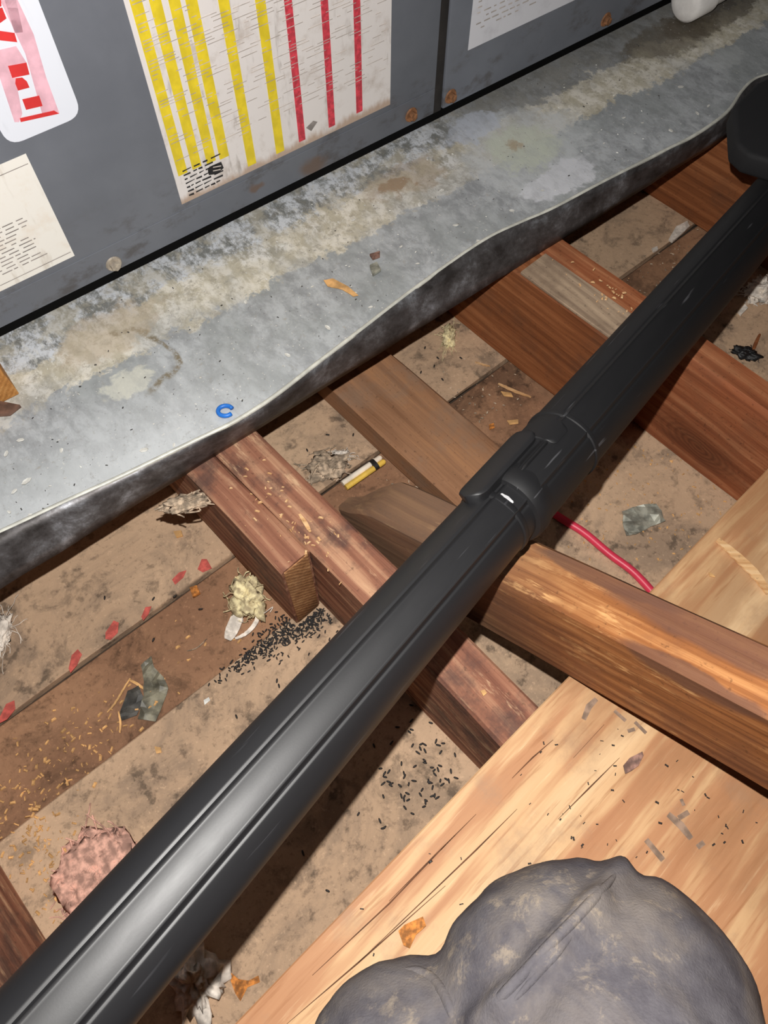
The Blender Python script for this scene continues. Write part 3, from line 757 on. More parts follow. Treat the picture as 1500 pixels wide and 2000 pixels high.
rm = tmp.modifiers.new('r', 'REMESH'); rm.mode = 'VOXEL'; rm.voxel_size = .0055
sm = tmp.modifiers.new('s', 'SMOOTH'); sm.iterations = 14; sm.factor = .6
dg = bpy.context.evaluated_depsgraph_get(); pme = bpy.data.meshes.new_from_object(tmp.evaluated_get(dg)); bpy.data.objects.remove(tmp); pme.name = 'person'
# folds in the cloth
fold = [(1215, 1692), (1120, 1790), (1030, 1890), (930, 1995)]
fold2 = [(1180, 1760), (1100, 1850), (985, 1975)]
def seg_d(p, q, x):
    d = q - p; t = max(0, min(1, (x - p).dot(d) / d.dot(d))); return (x - (p + d * t)).length
fl3 = [[P(a, b, .35).xy for a, b in L] for L in (fold, fold2)]
def ground(p):                                               # where the fold lies, dropped onto one height for measuring
    d = (p - CAM); k = (.35 - HC) / d.z; return (CAM + d * k).xy
NRM = [vt.normal.copy() for vt in pme.vertices]
newco = []
for vtx, nn in zip(pme.vertices, NRM):
    p = vtx.co; a = 0
    a += .0048 * noise.noise(p * 11) + .0022 * noise.noise(Vector((p.x * 60 + p.y * 40, p.y * 18 - p.x * 20, p.z * 30)))
    if p.z < HC - .1:
        g2 = ground(p)
        for w_, L in ((.0045, fl3[0]), (.003, fl3[1])):
            dd = min(seg_d(L[i], L[i + 1], g2) for i in range(len(L) - 1))
            a += w_ * math.exp(-(dd / .0050) ** 2) - w_ * .5 * math.exp(-((dd - .010) / .005) ** 2)
    q = p + nn * a
    newco += [q.x, q.y, max(q.z, PZ + .0008)]               # the knee presses flat on the plywood
pme.vertices.foreach_set('co', newco); pme.update()
for p in pme.polygons: p.use_smooth = True
person = add('person', pme, M_CLOTH); tag(person, 'person in dusty dark grey trousers kneeling on the plywood', 'person')
bvh = BVHTree.FromPolygons([v_.co.copy() for v_ in pme.vertices], [tuple(p.vertices) for p in pme.polygons])
def on_body(px, py, off=.001):
    h = bvh.ray_cast(CAM, ray(px, py)); 
    return (h[0] + h[1] * off) if h[0] is not None else None
def cloth_tube(name, pxs, r, label=None):
    pts = [on_body(x, y, -r * .45) for x, y in pxs]; pts = [p for p in pts if p is not None]
    if len(pts) < 3: return None
    pts = spline(pts, 6); n = len(pts)
    v, f = tube(pts, [r * min(1, .25 + .12 * min(i, n - 1 - i)) for i in range(n)], 8)
    o = pyd(name, v, f, M_CLOTH, person, smooth=True)
    if label: o['label'] = label
    return o
cloth_tube('trouser_seam', [(1212, 1697), (1165, 1745), (1120, 1792), (1075, 1840), (1030, 1890), (980, 1942), (935, 1990)], .0030, 'raised seam running down the trouser leg')
cloth_tube('trouser_seam', [(1140, 1800), (1090, 1860), (1040, 1915), (985, 1975)], .0022)

cloth_tube('gathered_hem', [(775, 1893), (812, 1893), (842, 1908), (864, 1938), (878, 1970), (884, 1998)], .0034, 'gathered ridge of cloth across the nearer thigh')

# ------------------------------------------------------------------ loose things: helpers
def flake_mesh(name, pts, thick, bend=0.0, seed=0, sub=2):
    """irregular flat scrap; pts in metres, x-y outline; curls by 'bend'"""
    bm = bmesh.new(); vs = [bm.verts.new((x, y, 0)) for x, y in pts]; fc = bm.faces.new(vs)
    bmesh.ops.triangulate(bm, faces=[fc]); bmesh.ops.subdivide_edges(bm, edges=bm.edges[:], cuts=sub, use_grid_fill=True)
    for v_ in bm.verts:
        q = v_.co; k = noise.noise(Vector((q.x * 70 + seed, q.y * 70, seed * 3.3)))
        v_.co.z = bend * abs(k) + bend * .25
    ext = bmesh.ops.extrude_face_region(bm, geom=bm.faces[:])
    for e in ext['geom']:
        if isinstance(e, bmesh.types.BMVert): e.co.z += thick
    bmesh.ops.recalc_face_normals(bm, faces=bm.faces)
    zm = min(v_.co.z for v_ in bm.verts)
    for v_ in bm.verts: v_.co.z -= zm
    me = bpy.data.meshes.new(name); bm.to_mesh(me); bm.free(); return me
def flake(name, pxs, z, thick, mat, label, cat, bend=0.0, seed=0, group=None):
    pts = [P(x, y, z) for x, y in pxs]; c = sum(pts, Vector()) / len(pts)
    me = flake_mesh(name, [(p.x - c.x, p.y - c.y) for p in pts], thick, bend, seed)
    o = add(name, me, mat, mtx=Matrix.Translation((c.x, c.y, z))); tag(o, label, cat, group); return o
def tuft(name, px, py, z, sx, sy, sz, mat, label, cat, seed, lump=.35, rot=0, strands=0, smat=None, fibres=90):
    """soft lump of fibres: a crumpled body with loose strands as parts"""
    rr = random.Random(seed); m = Matrix.Translation(P(px, py, z)) @ Matrix.Rotation(rot, 4, 'Z')
    v, f = uvs(Vector((0, 0, 0)), 1, 1, 1, 1); out = []
    for p in v:
        k = .78 + lump * noise.fractal(p * 1.6 + Vector((seed, 0, 0)), .6, 2.1, 4) + .10 * noise.noise(p * 7 + Vector((0, seed, 0)))
        q = p * k; out.append(Vector((q.x * sx, q.y * sy, max(q.z, -.45) * sz)))
    zm = min(p.z for p in out); out = [p - Vector((0, 0, zm)) for p in out]
    root = empty(name, m); tag(root, label, cat)
    pyd('fluff_body', out, f, mat, root, smooth=True)
    FV = []; FF = []; th = min(.0009, max(.0004, sx * .03))
    for i in range(fibres):                                  # tangled fibres over the body
        p0 = out[rr.randrange(len(out))].copy(); d = Vector((rr.gauss(0, 1) * sx, rr.gauss(0, 1) * sy, 0)) * .06 * min(1, .022 / max(sx, sy))
        pts = [p0]; 
        for k in range(1, 6):
            d = d * .8 + Vector((rr.gauss(0, 1) * sx, rr.gauss(0, 1) * sy, 0)) * .09 * min(1, .022 / max(sx, sy))
            q = pts[-1] + d; q.z = max(.0006, p0.z * (1 - .12 * k) + rr.uniform(-.1, .25) * sz); pts.append(q)
        tv, tf = tube(spline(pts, 2), th * rr.uniform(.6, 1.3), 4, False); k0 = len(FV); FV += tv; FF += [tuple(a + k0 for a in q) for q in tf]
    if FV:
        o = pyd('fibres', FV, FF, mat, root, smooth=True); o['kind'] = 'stuff'
    for i in range(strands):
        a = rr.uniform(0, 6.28); L = rr.uniform(.6, 1.2); p0 = Vector((math.cos(a) * sx * .5, math.sin(a) * sy * .5, sz * .7))
        pts = [p0]; d = Vector((math.cos(a) * sx, math.sin(a) * sy, 0)) * L
        for k in range(1, 5): pts.append(p0 + d * k / 4 * .7 + Vector((rr.uniform(-1, 1) * sx * .3, rr.uniform(-1, 1) * sy * .3, -sz * .65 * k / 4)))
        for q in pts: q.z = max(q.z, .0006)
        tv, tf = tube(spline(pts, 4), .0005, 5); pyd('loose_strand', tv, tf, smat or mat, root, smooth=True)
    return root

M_CREAM = plain('cream_fibre', (220, 200, 158), .95, 0, .2, 150)
M_GREYFIB = plain('grey_fibre', (176, 156, 134), .95, 0, .25, 150)
M_WHITEFIB = plain('off_white_fibre', (226, 216, 204), .95, 0, .12, 120)
M_PINKFIB = plain('pink_insulation', (206, 160, 142), .95, 0, .2, 140)
M_DIRTYPL = plain('grey_green_plastic', (120, 116, 100), .5, 0, .3, 60)
M_DARKPL = plain('charcoal_film', (70, 68, 64), .5, 0, .3, 60)
M_GREYMET = plain('grey_scrap', (150, 150, 138), .5, .2, .2, 90)
M_RUSTFL = plain('orange_brown_flake', (184, 116, 52), .8, 0, .25, 220)
M_BROWNFL = plain('brown_flake', (132, 100, 88), .7, 0, .25, 160)
M_WHITEPC = plain('white_chip', (232, 230, 222), .6)
M_TAN = plain('tan_wood_chip', (214, 166, 108), .8, 0, .15)
M_BLACKD = plain('black_dropping', (38, 34, 33), .6)
M_REDW = plain('red_cable_jacket', (216, 58, 84), .4, 0, .05)
M_YELC = plain('yellow_cable_jacket', (230, 190, 84), .5, 0, .08)
M_WHT = plain('white_cable_jacket', (240, 228, 210), .5, 0, .06)
M_BLKTAPE = plain('black_tape', (28, 27, 28), .5)
M_BLUE = plain('blue_plastic', (40, 122, 220), .4, 0, .06)
M_PVC = plain('white_plastic_pipe', (240, 236, 232), .35, 0, .03)
M_REDPAINT = plain('dull_red_paint', (196, 92, 82), .9, 0, .12, 150)
PANZ = HJ + PF + .0022

# ------------------------------------------------------------------ things in the pan
pv = furm @ Vector((FP(1330, -20).x, -.030, 0))               # just clear of the cabinet front
pvc = empty('pipe_elbow', frame(Vector((pv.x, pv.y, PANZ + .0005)), fdir)); tag(pvc, 'white plastic drain pipe elbow in the pan at the top edge', 'pipe')
tp = [Vector((-.012, 0, .026)), Vector((.02, 0, .026)), Vector((.05, 0, .027)), Vector((.075, 0, .040)), Vector((.085, 0, .07)), Vector((.085, 0, .15))]
tv, tf = tube(spline(tp, 5), .0210, 28); pyd('elbow_body', tv, tf, M_PVC, pvc, smooth=True, sharp=50)
tv, tf = tube([Vector((-.030, 0, .026)), Vector((-.029, 0, .026)), Vector((-.025, 0, .026)), Vector((.012, 0, .026)), Vector((.015, 0, .026))], [.012, .021, .0255, .0255, .021], 28); pyd('socket_rim', tv, tf, M_PVC, pvc, smooth=True, sharp=50)
wb0 = P(0, 708, PANZ + .03); wb1 = P(38, 770, PANZ + .0)
bx_ = (P(38, 770, PANZ) - P(0, 708, PANZ)); bx_.z = 0; bx_.normalize()
bo_ = P(38, 770, PANZ); 
blk = add('wooden_block', lumber_mesh('wooden_block', .06, .11, .030, 31, .0005, .001), M_BLOCK, mtx=frame(Vector((bo_.x, bo_.y, PANZ + .0012)) , -bx_)); tag(blk, 'raw wooden block standing in the pan at the left edge', 'block')
flake('dark_wood_chip', [(-20, 800), (-4, 786), (42, 795), (20, 812), (-10, 814)], PANZ + .001, .004, M_J_DARK, 'dark brown wood chip below the block at the left edge', 'wood chip')
bp = P(441, 805, PANZ); pts = []
for i in range(22):
    a = .5 + i / 21 * 5.2; pts.append(Vector((math.cos(a) * .0072, math.sin(a) * .0060, .0024)))
tv, tf = tube(pts, .0022, 10); blue = pyd('plastic_ring', tv, tf, M_BLUE, mtx=Matrix.Translation(bp), smooth=True); tag(blue, 'bright blue open plastic ring near the pan rim', 'ring')
flake('curled_shred', [(632, 548), (650, 545), (680, 560), (700, 578), (690, 580), (668, 566), (640, 560)], PANZ, .0006, M_TAN, 'tan curled shred lying in the middle of the pan', 'shred', .002, 3)
flake('brown_crumb', [(722, 500), (742, 494), (742, 503), (728, 508)], PANZ, .003, M_BROWNFL, 'small brown crumb on the pan above the grey one', 'crumb', .001, 4)
flake('grey_crumb', [(722, 522), (736, 515), (744, 530), (728, 540)], PANZ, .003, M_GREYMET, 'small grey crumb on the pan below the brown one', 'crumb', .001, 5)
chips = [(562, 694), (783, 482), (862, 373), (724, 600), (816, 515), (1218, 230), (1384, 207), (1362, 222), (936, 472), (28, 960), (40, 860), (12, 886), (52, 940), (480, 590), (640, 640), (890, 440), (820, 400), (120, 880), (60, 1010), (18, 1000), (1000, 412), (1180, 280), (1310, 255), (900, 560), (690, 430), (550, 480), (610, 560), (340, 870), (280, 880), (1060, 372), (1255, 240), (1330, 170)]
protoc = None; CH = []
for i, (x, y) in enumerate(chips):
    if i % 4 == 0: protoc = flake_mesh('paint_chip', [(R.uniform(.8, 1.2) * .0042 * math.cos(a) * (1.5), R.uniform(.7, 1.2) * .0034 * math.sin(a)) for a in (0, 1, 2, 3.1, 4.2, 5.3)], .0008, .0006, i, 1)
    o = bpy.data.objects.new('paint_chip', protoc); COL.objects.link(o)
    if not protoc.materials: protoc.materials.append(M_WHITEPC)
    o.matrix_world = Matrix.Translation(P(x, y, PANZ)) @ Matrix.Rotation(R.uniform(0, 6), 4, 'Z') @ Matrix.Diagonal((R.uniform(.35, .75),) * 3).to_4x4()
    CH.append((o, x, y))

MARKS = (('blue ring', 441, 805), ('tan curled shred', 665, 560), ('wooden block', 20, 750), ('brown rust spot', 775, 365), ('green stain', 1020, 290), ('black nozzle', 1450, 230), ('grey crumb', 732, 527))
ORD = ('nearest', 'second nearest', 'third nearest', 'fourth nearest', 'fifth nearest', 'sixth nearest', 'seventh nearest', 'eighth nearest', 'ninth nearest', 'tenth nearest', 'eleventh nearest', 'twelfth nearest')
near_of = {}
for o, x, y in CH:
    k = min(range(len(MARKS)), key=lambda i: (MARKS[i][1] - x) ** 2 + (MARKS[i][2] - y) ** 2); near_of.setdefault(k, []).append(((MARKS[k][1] - x) ** 2 + (MARKS[k][2] - y) ** 2, o))
for k, L in near_of.items():
    for r_, (dd, o) in enumerate(sorted(L, key=lambda t: t[0])): tag(o, 'small white chip on the pan, ' + ORD[r_] + ' to the ' + MARKS[k][0], 'chip', 'white chips in the pan')

# ------------------------------------------------------------------ things on the ceiling boards
tuft('insulation_tuft', 486, 1170, 0, .020, .030, .020, M_CREAM, 'cream insulation tuft beside the cut joist end', 'insulation', 5, .4, .4, 3, M_WHITEFIB, 50)
def strip_thing(name, pxs, z, wd, mat, label, cat, thick=.0012, lift=.004):
    pts = spline([P(x, y, z) for x, y in pxs], 5); c = pts[0].copy(); v = []; f = []
    n = len(pts)
    for i, p in enumerate(pts):
        t = (pts[min(i + 1, n - 1)] - pts[max(i - 1, 0)]).normalized(); s = Vector((-t.y, t.x, 0)); k = wd / 2 * (.4 + .6 * math.sin(math.pi * (i + .6) / (n + .2)))
        hgt = lift * (.3 + .7 * abs(noise.noise(Vector((i * .5, 3, 1)))))
        for q, hz in ((p - s * k, hgt), (p + s * k, hgt * .6), (p + s * k, hgt * .6 + thick), (p - s * k, hgt + thick)): v.append(q - c + Z * hz)
    for i in range(n - 1):
        for j in range(4): a = i * 4 + j; b = i * 4 + (j + 1) % 4; f.append((a, b, b + 4, a + 4))
    f.append((0, 3, 2, 1)); f.append(tuple((n - 1) * 4 + j for j in range(4)))
    zm = min(p.z for p in v); v = [p - Z * (zm - (0 if True else 0)) for p in v]
    o = pyd(name, v, f, mat, mtx=Matrix.Translation((c.x, c.y, z)), smooth=True, sharp=40); fix_normals(o.data); tag(o, label, cat); return o
strip_thing('paper_strip', [(470, 1185), (462, 1210), (452, 1235), (445, 1250)], 0, .014, M_WHITEFIB, 'off-white shred hanging from the cream insulation tuft', 'shred')
strip_thing('fibre_loop', [(478, 1190), (496, 1195), (503, 1208), (494, 1225), (478, 1240), (460, 1248)], 0, .0045, M_WHITEFIB, 'thin looped fibre beside the off-white shred', 'fibre')
tuft('grey_fluff', 368, 985, HJ - .012, .030, .010, .008, M_GREYFIB, 'grey fluff caught on the joist corner under the pan', 'fluff', 9, .4, .25)
flake('plastic_scrap', [(276, 1300), (296, 1282), (303, 1305), (322, 1325), (330, 1345), (318, 1380), (305, 1410), (270, 1405), (280, 1370), (285, 1335)], -.005, .001, M_DIRTYPL, 'crumpled grey-green plastic scrap on the brown board', 'plastic scrap', .010, 6)
flake('dark_film_scrap', [(250, 1350), (272, 1340), (282, 1365), (268, 1398), (238, 1408), (236, 1390)], -.005, .001, M_DARKPL, 'charcoal film scrap against the grey-green plastic scrap', 'plastic scrap', .008, 7)
strip_thing('dry_stalk', [(255, 1325), (240, 1350), (225, 1375), (210, 1392)], -.004, .0018, M_TAN, 'thin dry stalk left of the charcoal film', 'stalk')
strip_thing('dry_stalk', [(252, 1328), (268, 1336), (284, 1348)], -.004, .0028, M_TAN, 'short thick dry stalk above the charcoal film', 'stalk')
strip_thing('dry_stalk', [(232, 1390), (236, 1410), (235, 1432)], -.004, .0018, M_TAN, 'short dry stalk below the charcoal film', 'stalk')
strip_thing('dry_stalk', [(366, 1272), (385, 1266), (405, 1248)], -.004, .0012, M_GREYFIB, 'hair-thin pale stalk above the plastic scrap', 'stalk')
tuft('pink_insulation_wad', 200, 1715, 0, .050, .056, .0045, M_PINKFIB, 'flattened pink insulation wad beside the wand', 'insulation', 12, .22, .7, 0, None, 260)
o = tuft('crumpled_tissue', 385, 1915, 0, .024, .032, .020, M_WHITEFIB, 'crumpled white scrap half hidden under the wand', 'paper scrap', 15, .6, .5, 0, None, 0)
flake('rust_shred', [(443, 1892), (466, 1912), (486, 1915), (505, 1905), (508, 1918), (484, 1928), (470, 1955), (460, 1940)], .0002, .0008, M_RUSTFL, 'orange-brown forked shred near the plywood edge', 'shred', .003, 8)
tuft('white_fluff', 5, 1240, 0, .012, .022, .010, M_WHITEFIB, 'off-white fluff on the pale board at the left edge', 'fluff', 18, .5)
flake('wood_crumb', [(372, 1150), (386, 1146), (392, 1160), (378, 1168)], 0, .004, M_RUSTFL, 'orange wood crumb on the seam left of the cream tuft', 'crumb', .002, 9)
flake('wood_crumb', [(340, 1040), (355, 1038), (358, 1048), (346, 1052)], 0, .003, M_TAN, 'tan wood crumb on the pale board under the grey fluff', 'crumb', .002, 10)
flake('white_chip', [(398, 1368), (408, 1362), (411, 1368), (400, 1377)], .0002, .001, M_WHITEPC, 'bright white chip on the lower pale board', 'chip')
flake('tan_chip', [(302, 1458), (314, 1460), (316, 1470), (306, 1472)], .0002, .001, M_TAN, 'tan chip on the lower pale board', 'chip')
tuft('beige_fluff', 876, 662, 0, .010, .022, .010, M_CREAM, 'beige fluff under the pan between flat board and brown joist', 'fluff', 21, .4, -.2)
strip_thing('wood_splinter', [(973, 750), (1000, 763), (1037, 777)], 0, .0045, M_SPLINT, 'long pale splinter between wand and doubled joist', 'splinter')
strip_thing('wood_splinter', [(928, 708), (940, 712), (957, 717)], 0, .003, M_SPLINT, 'short pale splinter on the board near the doubled joist', 'splinter')
flake('tan_chip', [(978, 765), (998, 768), (1002, 776), (984, 774)], -.004, .001, M_TAN, 'tan chip just below the long pale splinter', 'chip')
flake('rust_chip', [(955, 830), (964, 827), (966, 836), (956, 840)], -.004, .001, M_RUSTFL, 'orange chip close to the wand below the splinters', 'chip')
flake('tan_chip', [(990, 822), (1012, 820), (1012, 828), (995, 830)], -.004, .001, M_TAN, 'tan chip touching the wand shadow below the splinters', 'chip')
tuft('tan_insulation', 642, 915, 0, .028, .020, .010, M_GREYFIB, 'tan insulation wad between long joist and striped cable', 'insulation', 24, .5, .3)
tuft('pale_wad', 667, 893, 0, .010, .008, .008, M_WHITEFIB, 'pale wad above the tan insulation', 'fluff', 25, .4)
# cable with white and yellow sides and a tape band
c0 = P(672, 945, .008); c1 = P(748, 893, .008); cd = (c1 - c0).normalized(); cl = (c1 - c0).length
cab = empty('striped_cable', frame(Vector((c0.x, c0.y, .0004)), Vector((cd.x, cd.y, 0)))); tag(cab, 'stub of white and yellow cable with black tape behind the joist', 'cable')
for yy, m, nm, x0 in ((.0034, M_WHT, 'white_core', 0), (-.0034, M_YELC, 'yellow_core', 0)):
    tv, tf = tube([Vector((x0, yy, .0036)), Vector((cl * .5, yy, .0036)), Vector((cl - .002, yy, .0036)), Vector((cl, yy, .0036))], [.0035, .0035, .0035, .0022], 12); pyd(nm, tv, tf, m, cab, smooth=True, sharp=50)
tv, tf = tube([Vector((cl * .72, 0, .0044)), Vector((cl * .82, 0, .0044))], .0042, 16); bo = pyd('tape_band', [Vector((p.x, p.y * 1.75, p.z)) for p in tv], tf, M_BLKTAPE, cab, smooth=True, sharp=50)
# red cable
rp = [P(1040, 975, .0045), P(1095, 1012, .0045), P(1140, 1040, .0045), P(1190, 1082, .0045), P(1242, 1122, .0045), P(1300, 1190, .0045), P(1340, 1260, .0045)]
tv, tf = tube([p - Vector((rp[0].x, rp[0].y, .0045)) + Vector((0, 0, .0047)) for p in spline(rp, 6)], .0046, 14); o = pyd('red_cable', tv, tf, M_REDW, mtx=Matrix.Translation((rp[0].x, rp[0].y, 0)), smooth=True); tag(o, 'red cable crossing the boards between wand and brace', 'cable')
flake('metal_scrap', [(1214, 1000), (1242, 990), (1280, 986), (1290, 1000), (1296, 1022), (1270, 1030), (1240, 1046), (1222, 1048), (1216, 1030)], 0, .0012, M_GREYMET, 'bent grey scrap on the boards right of the wand', 'scrap', .012, 13)
flake('white_plaster', [(1305, 470), (1318, 448), (1340, 436), (1345, 446), (1328, 462), (1312, 476)], 0, .004, M_WHITEFIB, 'white plaster crumb streak left of the wand near the far joist', 'plaster', .003, 14)
flake('white_plaster', [(1272, 488), (1282, 484), (1284, 490), (1275, 494)], 0, .003, M_WHITEFIB, 'tiny white plaster crumb left of the crumb streak', 'plaster', .002, 15)
tuft('white_plaster_clump', 1490, 572, 0, .030, .020, .012, M_WHITEFIB, 'white plaster clump right of the wand at the right edge', 'plaster', 27, .55, .6)
flake('white_plaster', [(1440, 612), (1452, 598), (1458, 606), (1446, 618)], 0, .004, M_WHITEFIB, 'white plaster crumb in the wand shadow at right', 'plaster', .002, 16)
tuft('dark_lint', 1455, 694, 0, .018, .010, .008, M_BLKTAPE, 'black lint against the knotted joist', 'lint', 28, .5, -.4, 0, None, 25)
strip_thing('rusty_nail', [(1468, 690), (1474, 674), (1482, 655)], .001, .004, M_J_BROWN, 'dark thin nail leaning by the black lint', 'nail', .003, .004)
# red paint dabs on the pale board
pi = (fm @ Matrix.Translation((0, 0, 0))).inverted()
for q in ([(0, 1400), (12, 1375), (28, 1368), (30, 1385), (14, 1405), (0, 1412)], [(140, 1280), (152, 1268), (160, 1278), (150, 1300), (138, 1314), (134, 1306)],
          [(206, 1236), (222, 1212), (232, 1216), (230, 1236), (216, 1250), (206, 1248)], [(276, 1205), (284, 1186), (296, 1184), (290, 1200), (280, 1212)],
          [(336, 1132), (350, 1118), (364, 1114), (358, 1128), (342, 1142)], [(386, 1112), (394, 1092), (404, 1092), (414, 1110), (396, 1118)]):
    pts = [P(x, y, .0008) for x, y in q]; loc = PLANK_PALE.matrix_basis.inverted()
    v = [loc @ (fm.inverted() @ p) for p in pts]
    o = pyd('paint_dab', v, [tuple(range(len(v)))], M_REDPAINT, PLANK_PALE); so = o.modifiers.new('t', 'SOLIDIFY'); so.thickness = .0005; so.offset = 0
    o['label'] = 'dull red paint dab'
# crumbs nobody could count: sawdust and grit
def crumbs(name, spots, size, mat, label, seed, flat=.5):
    rr = random.Random(seed); v = []; f = []
    for (x, y, z) in spots:
        p = P(x, y, z); s = size * rr.uniform(.4, 1.3); a = rr.uniform(0, 6.28); e = rr.uniform(.4, 1)
        k = len(v); ca, sa = math.cos(a), math.sin(a)
        for (dx, dy, dz) in ((-1, -.6, 0), (1, -.5, 0), (.8, .6, 0), (-.9, .5, 0), (-.5, -.3, 1), (.5, -.3, 1), (.45, .35, 1), (-.5, .3, 1)):
            dx *= s; dy *= s * e; v.append(p + Vector((dx * ca - dy * sa, dx * sa + dy * ca, dz * s * flat)))
        for q in ((0, 1, 5, 4), (1, 2, 6, 5), (2, 3, 7, 6), (3, 0, 4, 7), (4, 5, 6, 7)): f.append(tuple(k + i for i in q))
    o = pyd(name, v, f, mat); tag(o, label, 'debris', kind='stuff'); return o
def scatter(n, cx, cy, sx, sy, ang, z, rr):
    out = []
    for _ in range(n):
        a, b = rr.gauss(0, sx), rr.gauss(0, sy); t = math.radians(ang)
        out.append((cx + a * math.cos(t) - b * math.sin(t), cy + a * math.sin(t) + b * math.cos(t), z))
    return out
rr = random.Random(11)
sp = scatter(150, 110, 1530, 90, 50, -36, -.004, rr) + scatter(70, 60, 1640, 60, 40, -36, .0005, rr) + scatter(50, 230, 1390, 120, 30, -36, -.004, rr) + scatter(70, 110, 1720, 40, 90, -20, .0005, rr)
crumbs('tan_wood_crumbs', sp, .0024, M_TAN, 'scattered tan wood crumbs on the boards at left', 2)
sp = [(rr.uniform(1110, 1420), rr.uniform(830, 1120), .0003) for _ in range(200)]; sp = [q for q in sp if q[1] > 2130 - q[0] * 1.0 - 60 and q[1] < 720 + .0 * q[0] + 380]
crumbs('tan_sawdust', sp, .0017, M_TAN, 'fine tan sawdust on the boards around the grey scrap', 3)
sp = scatter(70, 1330, 505, 60, 30, -36, .0003, rr) + scatter(60, 850, 960, 60, 30, 35, .0003, rr) + scatter(60, 930, 760, 50, 40, 30, .0003, rr)
crumbs('pale_grit', sp, .0016, M_GREYFIB, 'fine pale grit between the joists', 4)
sp = [q for q in scatter(60, 560, 1010, 110, 30, 46, HJ + .001, rr) if P(*q).dot(W) < .355] + scatter(40, 1210, 590, 50, 16, 36, HJ + .006, rr)
crumbs('splinter_crumbs', sp, .0020, M_SPLINT, 'pale splinter crumbs lying on the joist tops', 5)
sp = [(rr.uniform(1000, 1480), rr.uniform(1420, 1690), PZ + .0002) for _ in range(60)] + [(rr.uniform(700, 1000), rr.uniform(1560, 1900), PZ + .0002) for _ in range(10)]
sp = [q for q in sp if q[1] > 2440 - q[0] and q[1] > 1330 + (q[0] - 1110) * .556 + 20]
crumbs('dark_grit', sp, .0013, M_BLACKD, 'dark grit specks on the plywood', 6)
sp = [(rr.uniform(0, 1440), 0, 0) for _ in range(1)]
sp = []
for _ in range(260):
    x = rr.uniform(0, 1300); t = rr.random(); y0 = 650 - x * .497; y1 = 1030 - x * .57; sp.append((x, y0 + (y1 - y0) * (t ** .7) + 34, PANZ))
crumbs('pan_grit', sp[:130], .0012, M_WHITEPC, 'fine white grit on the pan floor', 7); crumbs('dark_pan_grit', sp[130:], .0011, M_DARKPL, 'fine dark grit on the pan floor', 8)

# rodent droppings
def pellet(name, L, r):
    v = []; f = []; prof = [(-L / 2, .05), (-L * .42, .6), (-L * .25, .95), (0, 1), (L * .28, .9), (L * .43, .5), (L / 2, .05)]; s = 7
    for x, k in prof:
        for j in range(s): a = 2 * math.pi * j / s; v.append((x, math.cos(a) * r * k, math.sin(a) * r * k + r))
    for i in range(len(prof) - 1):
        for j in range(s): a = i * s + j; b = i * s + (j + 1) % s; f.append((a, b, b + s, a + s))
    me = bpy.data.meshes.new(name); me.from_pydata(v, [], f); me.materials.append(M_BLACKD)
    for p in me.polygons: p.use_smooth = True
    return me
pm_ = pellet('dropping', .0050, .0010)
spots = scatter(46, 800, 1530, 45, 45, 0, .0002, rr) + scatter(22, 850, 1550, 26, 14, -40, .0002, rr) + scatter(20, 830, 1440, 40, 40, 0, .0002, rr) + [(748, 1618, 0), (700, 1590, 0), (592, 1666, 0), (640, 1740, 0), (560, 1390, 0)]
spots = [q for q in spots if q[1] < 2420 - q[0] and q[1] > 2180 - q[0] * 1.02 and not (q[0] > 830 and q[1] < 1370 + (q[0] - 830) * 1.05)]
GR = 'mouse droppings between wand and plywood'
for x, y, z in spots:
    o = bpy.data.objects.new('dropping', pm_); COL.objects.link(o)
    o.matrix_world = Matrix.Translation(P(x, y, z + .0002)) @ Matrix.Rotation(rr.uniform(0, 6.3), 4, 'Z') @ Matrix.Diagonal((rr.uniform(.8, 1.2), 1, 1)).to_4x4()
    tag(o, 'small black mouse dropping on the boards between wand and plywood', 'dropping', GR)
spots = [(300, 1170), (342, 1165), (525, 1290), (545, 1340), (541, 1330), (205, 1168), (430, 1330), (300, 1250), (392, 1190), (462, 1400), (855, 700), (830, 680), (848, 716), (822, 728), (864, 742), (900, 700), (690, 850), (640, 850), (600, 880)]
for x, y in spots:
    o = bpy.data.objects.new('dropping', pm_); COL.objects.link(o)
    o.matrix_world = Matrix.Translation(P(x, y, .0006)) @ Matrix.Rotation(rr.uniform(0, 6.3), 4, 'Z')
    tag(o, 'small black mouse dropping on the boards above the wand', 'dropping', 'mouse droppings above the wand')
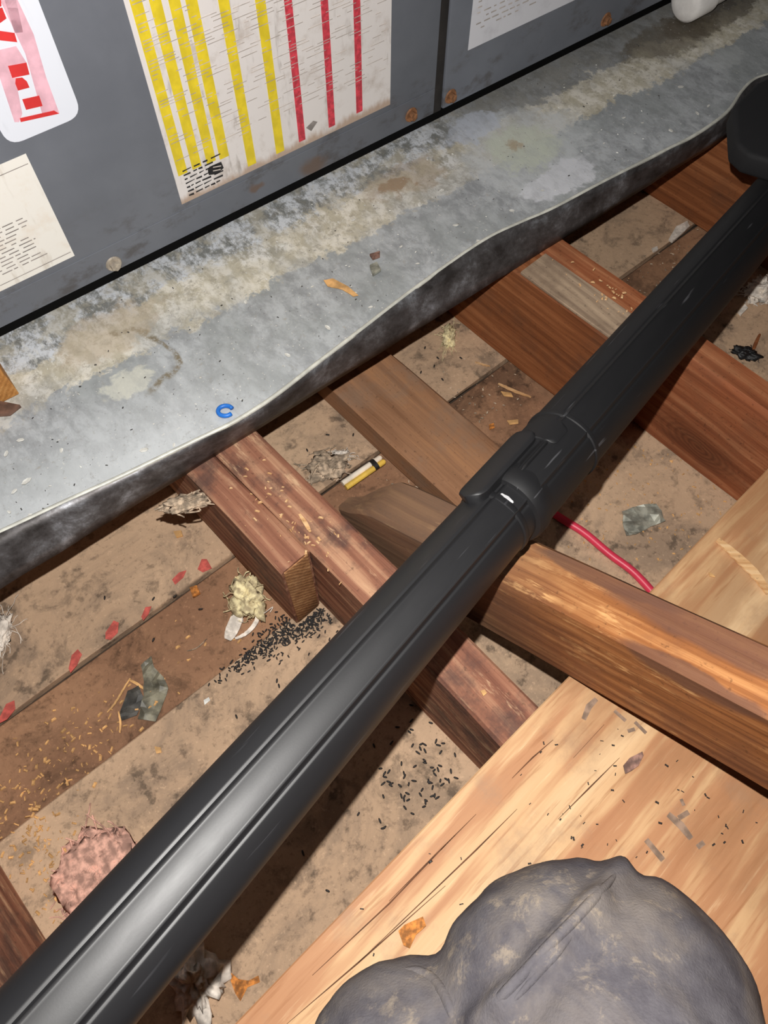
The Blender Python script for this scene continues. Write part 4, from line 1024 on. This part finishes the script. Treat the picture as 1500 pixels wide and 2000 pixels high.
# the heap by the cut joist end cannot be counted
v = []; f = []
heap = scatter(420, 590, 1215, 46, 20, -32, 0, rr) + scatter(160, 655, 1165, 22, 36, 30, 0, rr) + scatter(120, 520, 1262, 40, 10, -36, 0, rr) + scatter(60, 480, 1290, 40, 8, -36, 0, rr)
for x, y, z in heap:
    p = P(x, y, .0002); q = UW(.108, .243)
    uu, ww = p.dot(U), p.dot(W)
    if ww > .240 and .105 < uu < .19 or .139 < uu < .19: continue
    a = rr.uniform(0, 6.3); t = rr.uniform(-.3, .3); M = Matrix.Translation(p + Z * rr.choice((0, 0, .0015))) @ Matrix.Rotation(a, 4, 'Z') @ Matrix.Rotation(t, 4, 'Y')
    k = len(v); v += [M @ (vv.co * .8) for vv in pm_.vertices]; f += [tuple(k + i for i in p_.vertices) for p_ in pm_.polygons]
o = pyd('droppings_heap', v, f, M_BLACKD, smooth=True); tag(o, 'dense black droppings strewn around the cut joist end', 'droppings', kind='stuff')

# ------------------------------------------------------------------ things on the plywood
flake('rust_flake', [(778, 1818), (790, 1806), (826, 1790), (832, 1808), (812, 1826), (800, 1852), (788, 1846)], PZ + .0006, .0009, M_RUSTFL, 'orange-brown flake on the plywood left of the knee', 'flake', .002, 17)
flake('brown_flake', [(1216, 1496), (1230, 1480), (1254, 1468), (1256, 1476), (1246, 1496), (1232, 1506), (1220, 1512)], PZ + .0006, .0009, M_BROWNFL, 'brown pointed flake on the plywood below the brace', 'flake', .003, 18)
strip_thing('wood_splinter', [(1400, 1055), (1440, 1090), (1475, 1125), (1500, 1160)], PZ + .0008, .009, M_SPLINT, 'large pale splinter on the plywood beyond the brace', 'splinter', .002, .003)
flake('tan_chip', [(1384, 1118), (1392, 1122), (1396, 1128), (1386, 1126)], PZ + .0006, .001, M_TAN, 'tan chip on the plywood beside the large splinter', 'chip')
flake('tan_chip', [(938, 1350), (946, 1347), (951, 1354), (944, 1360)], HJ + .001, .0012, M_TAN, 'tan chip on the joist top below the wand', 'chip')
strip_thing('wood_splinter', [(585, 1005), (598, 1025), (606, 1040)], HJ + .001, .004, M_SPLINT, 'pale splinter on the reddish joist above its cut end', 'splinter')
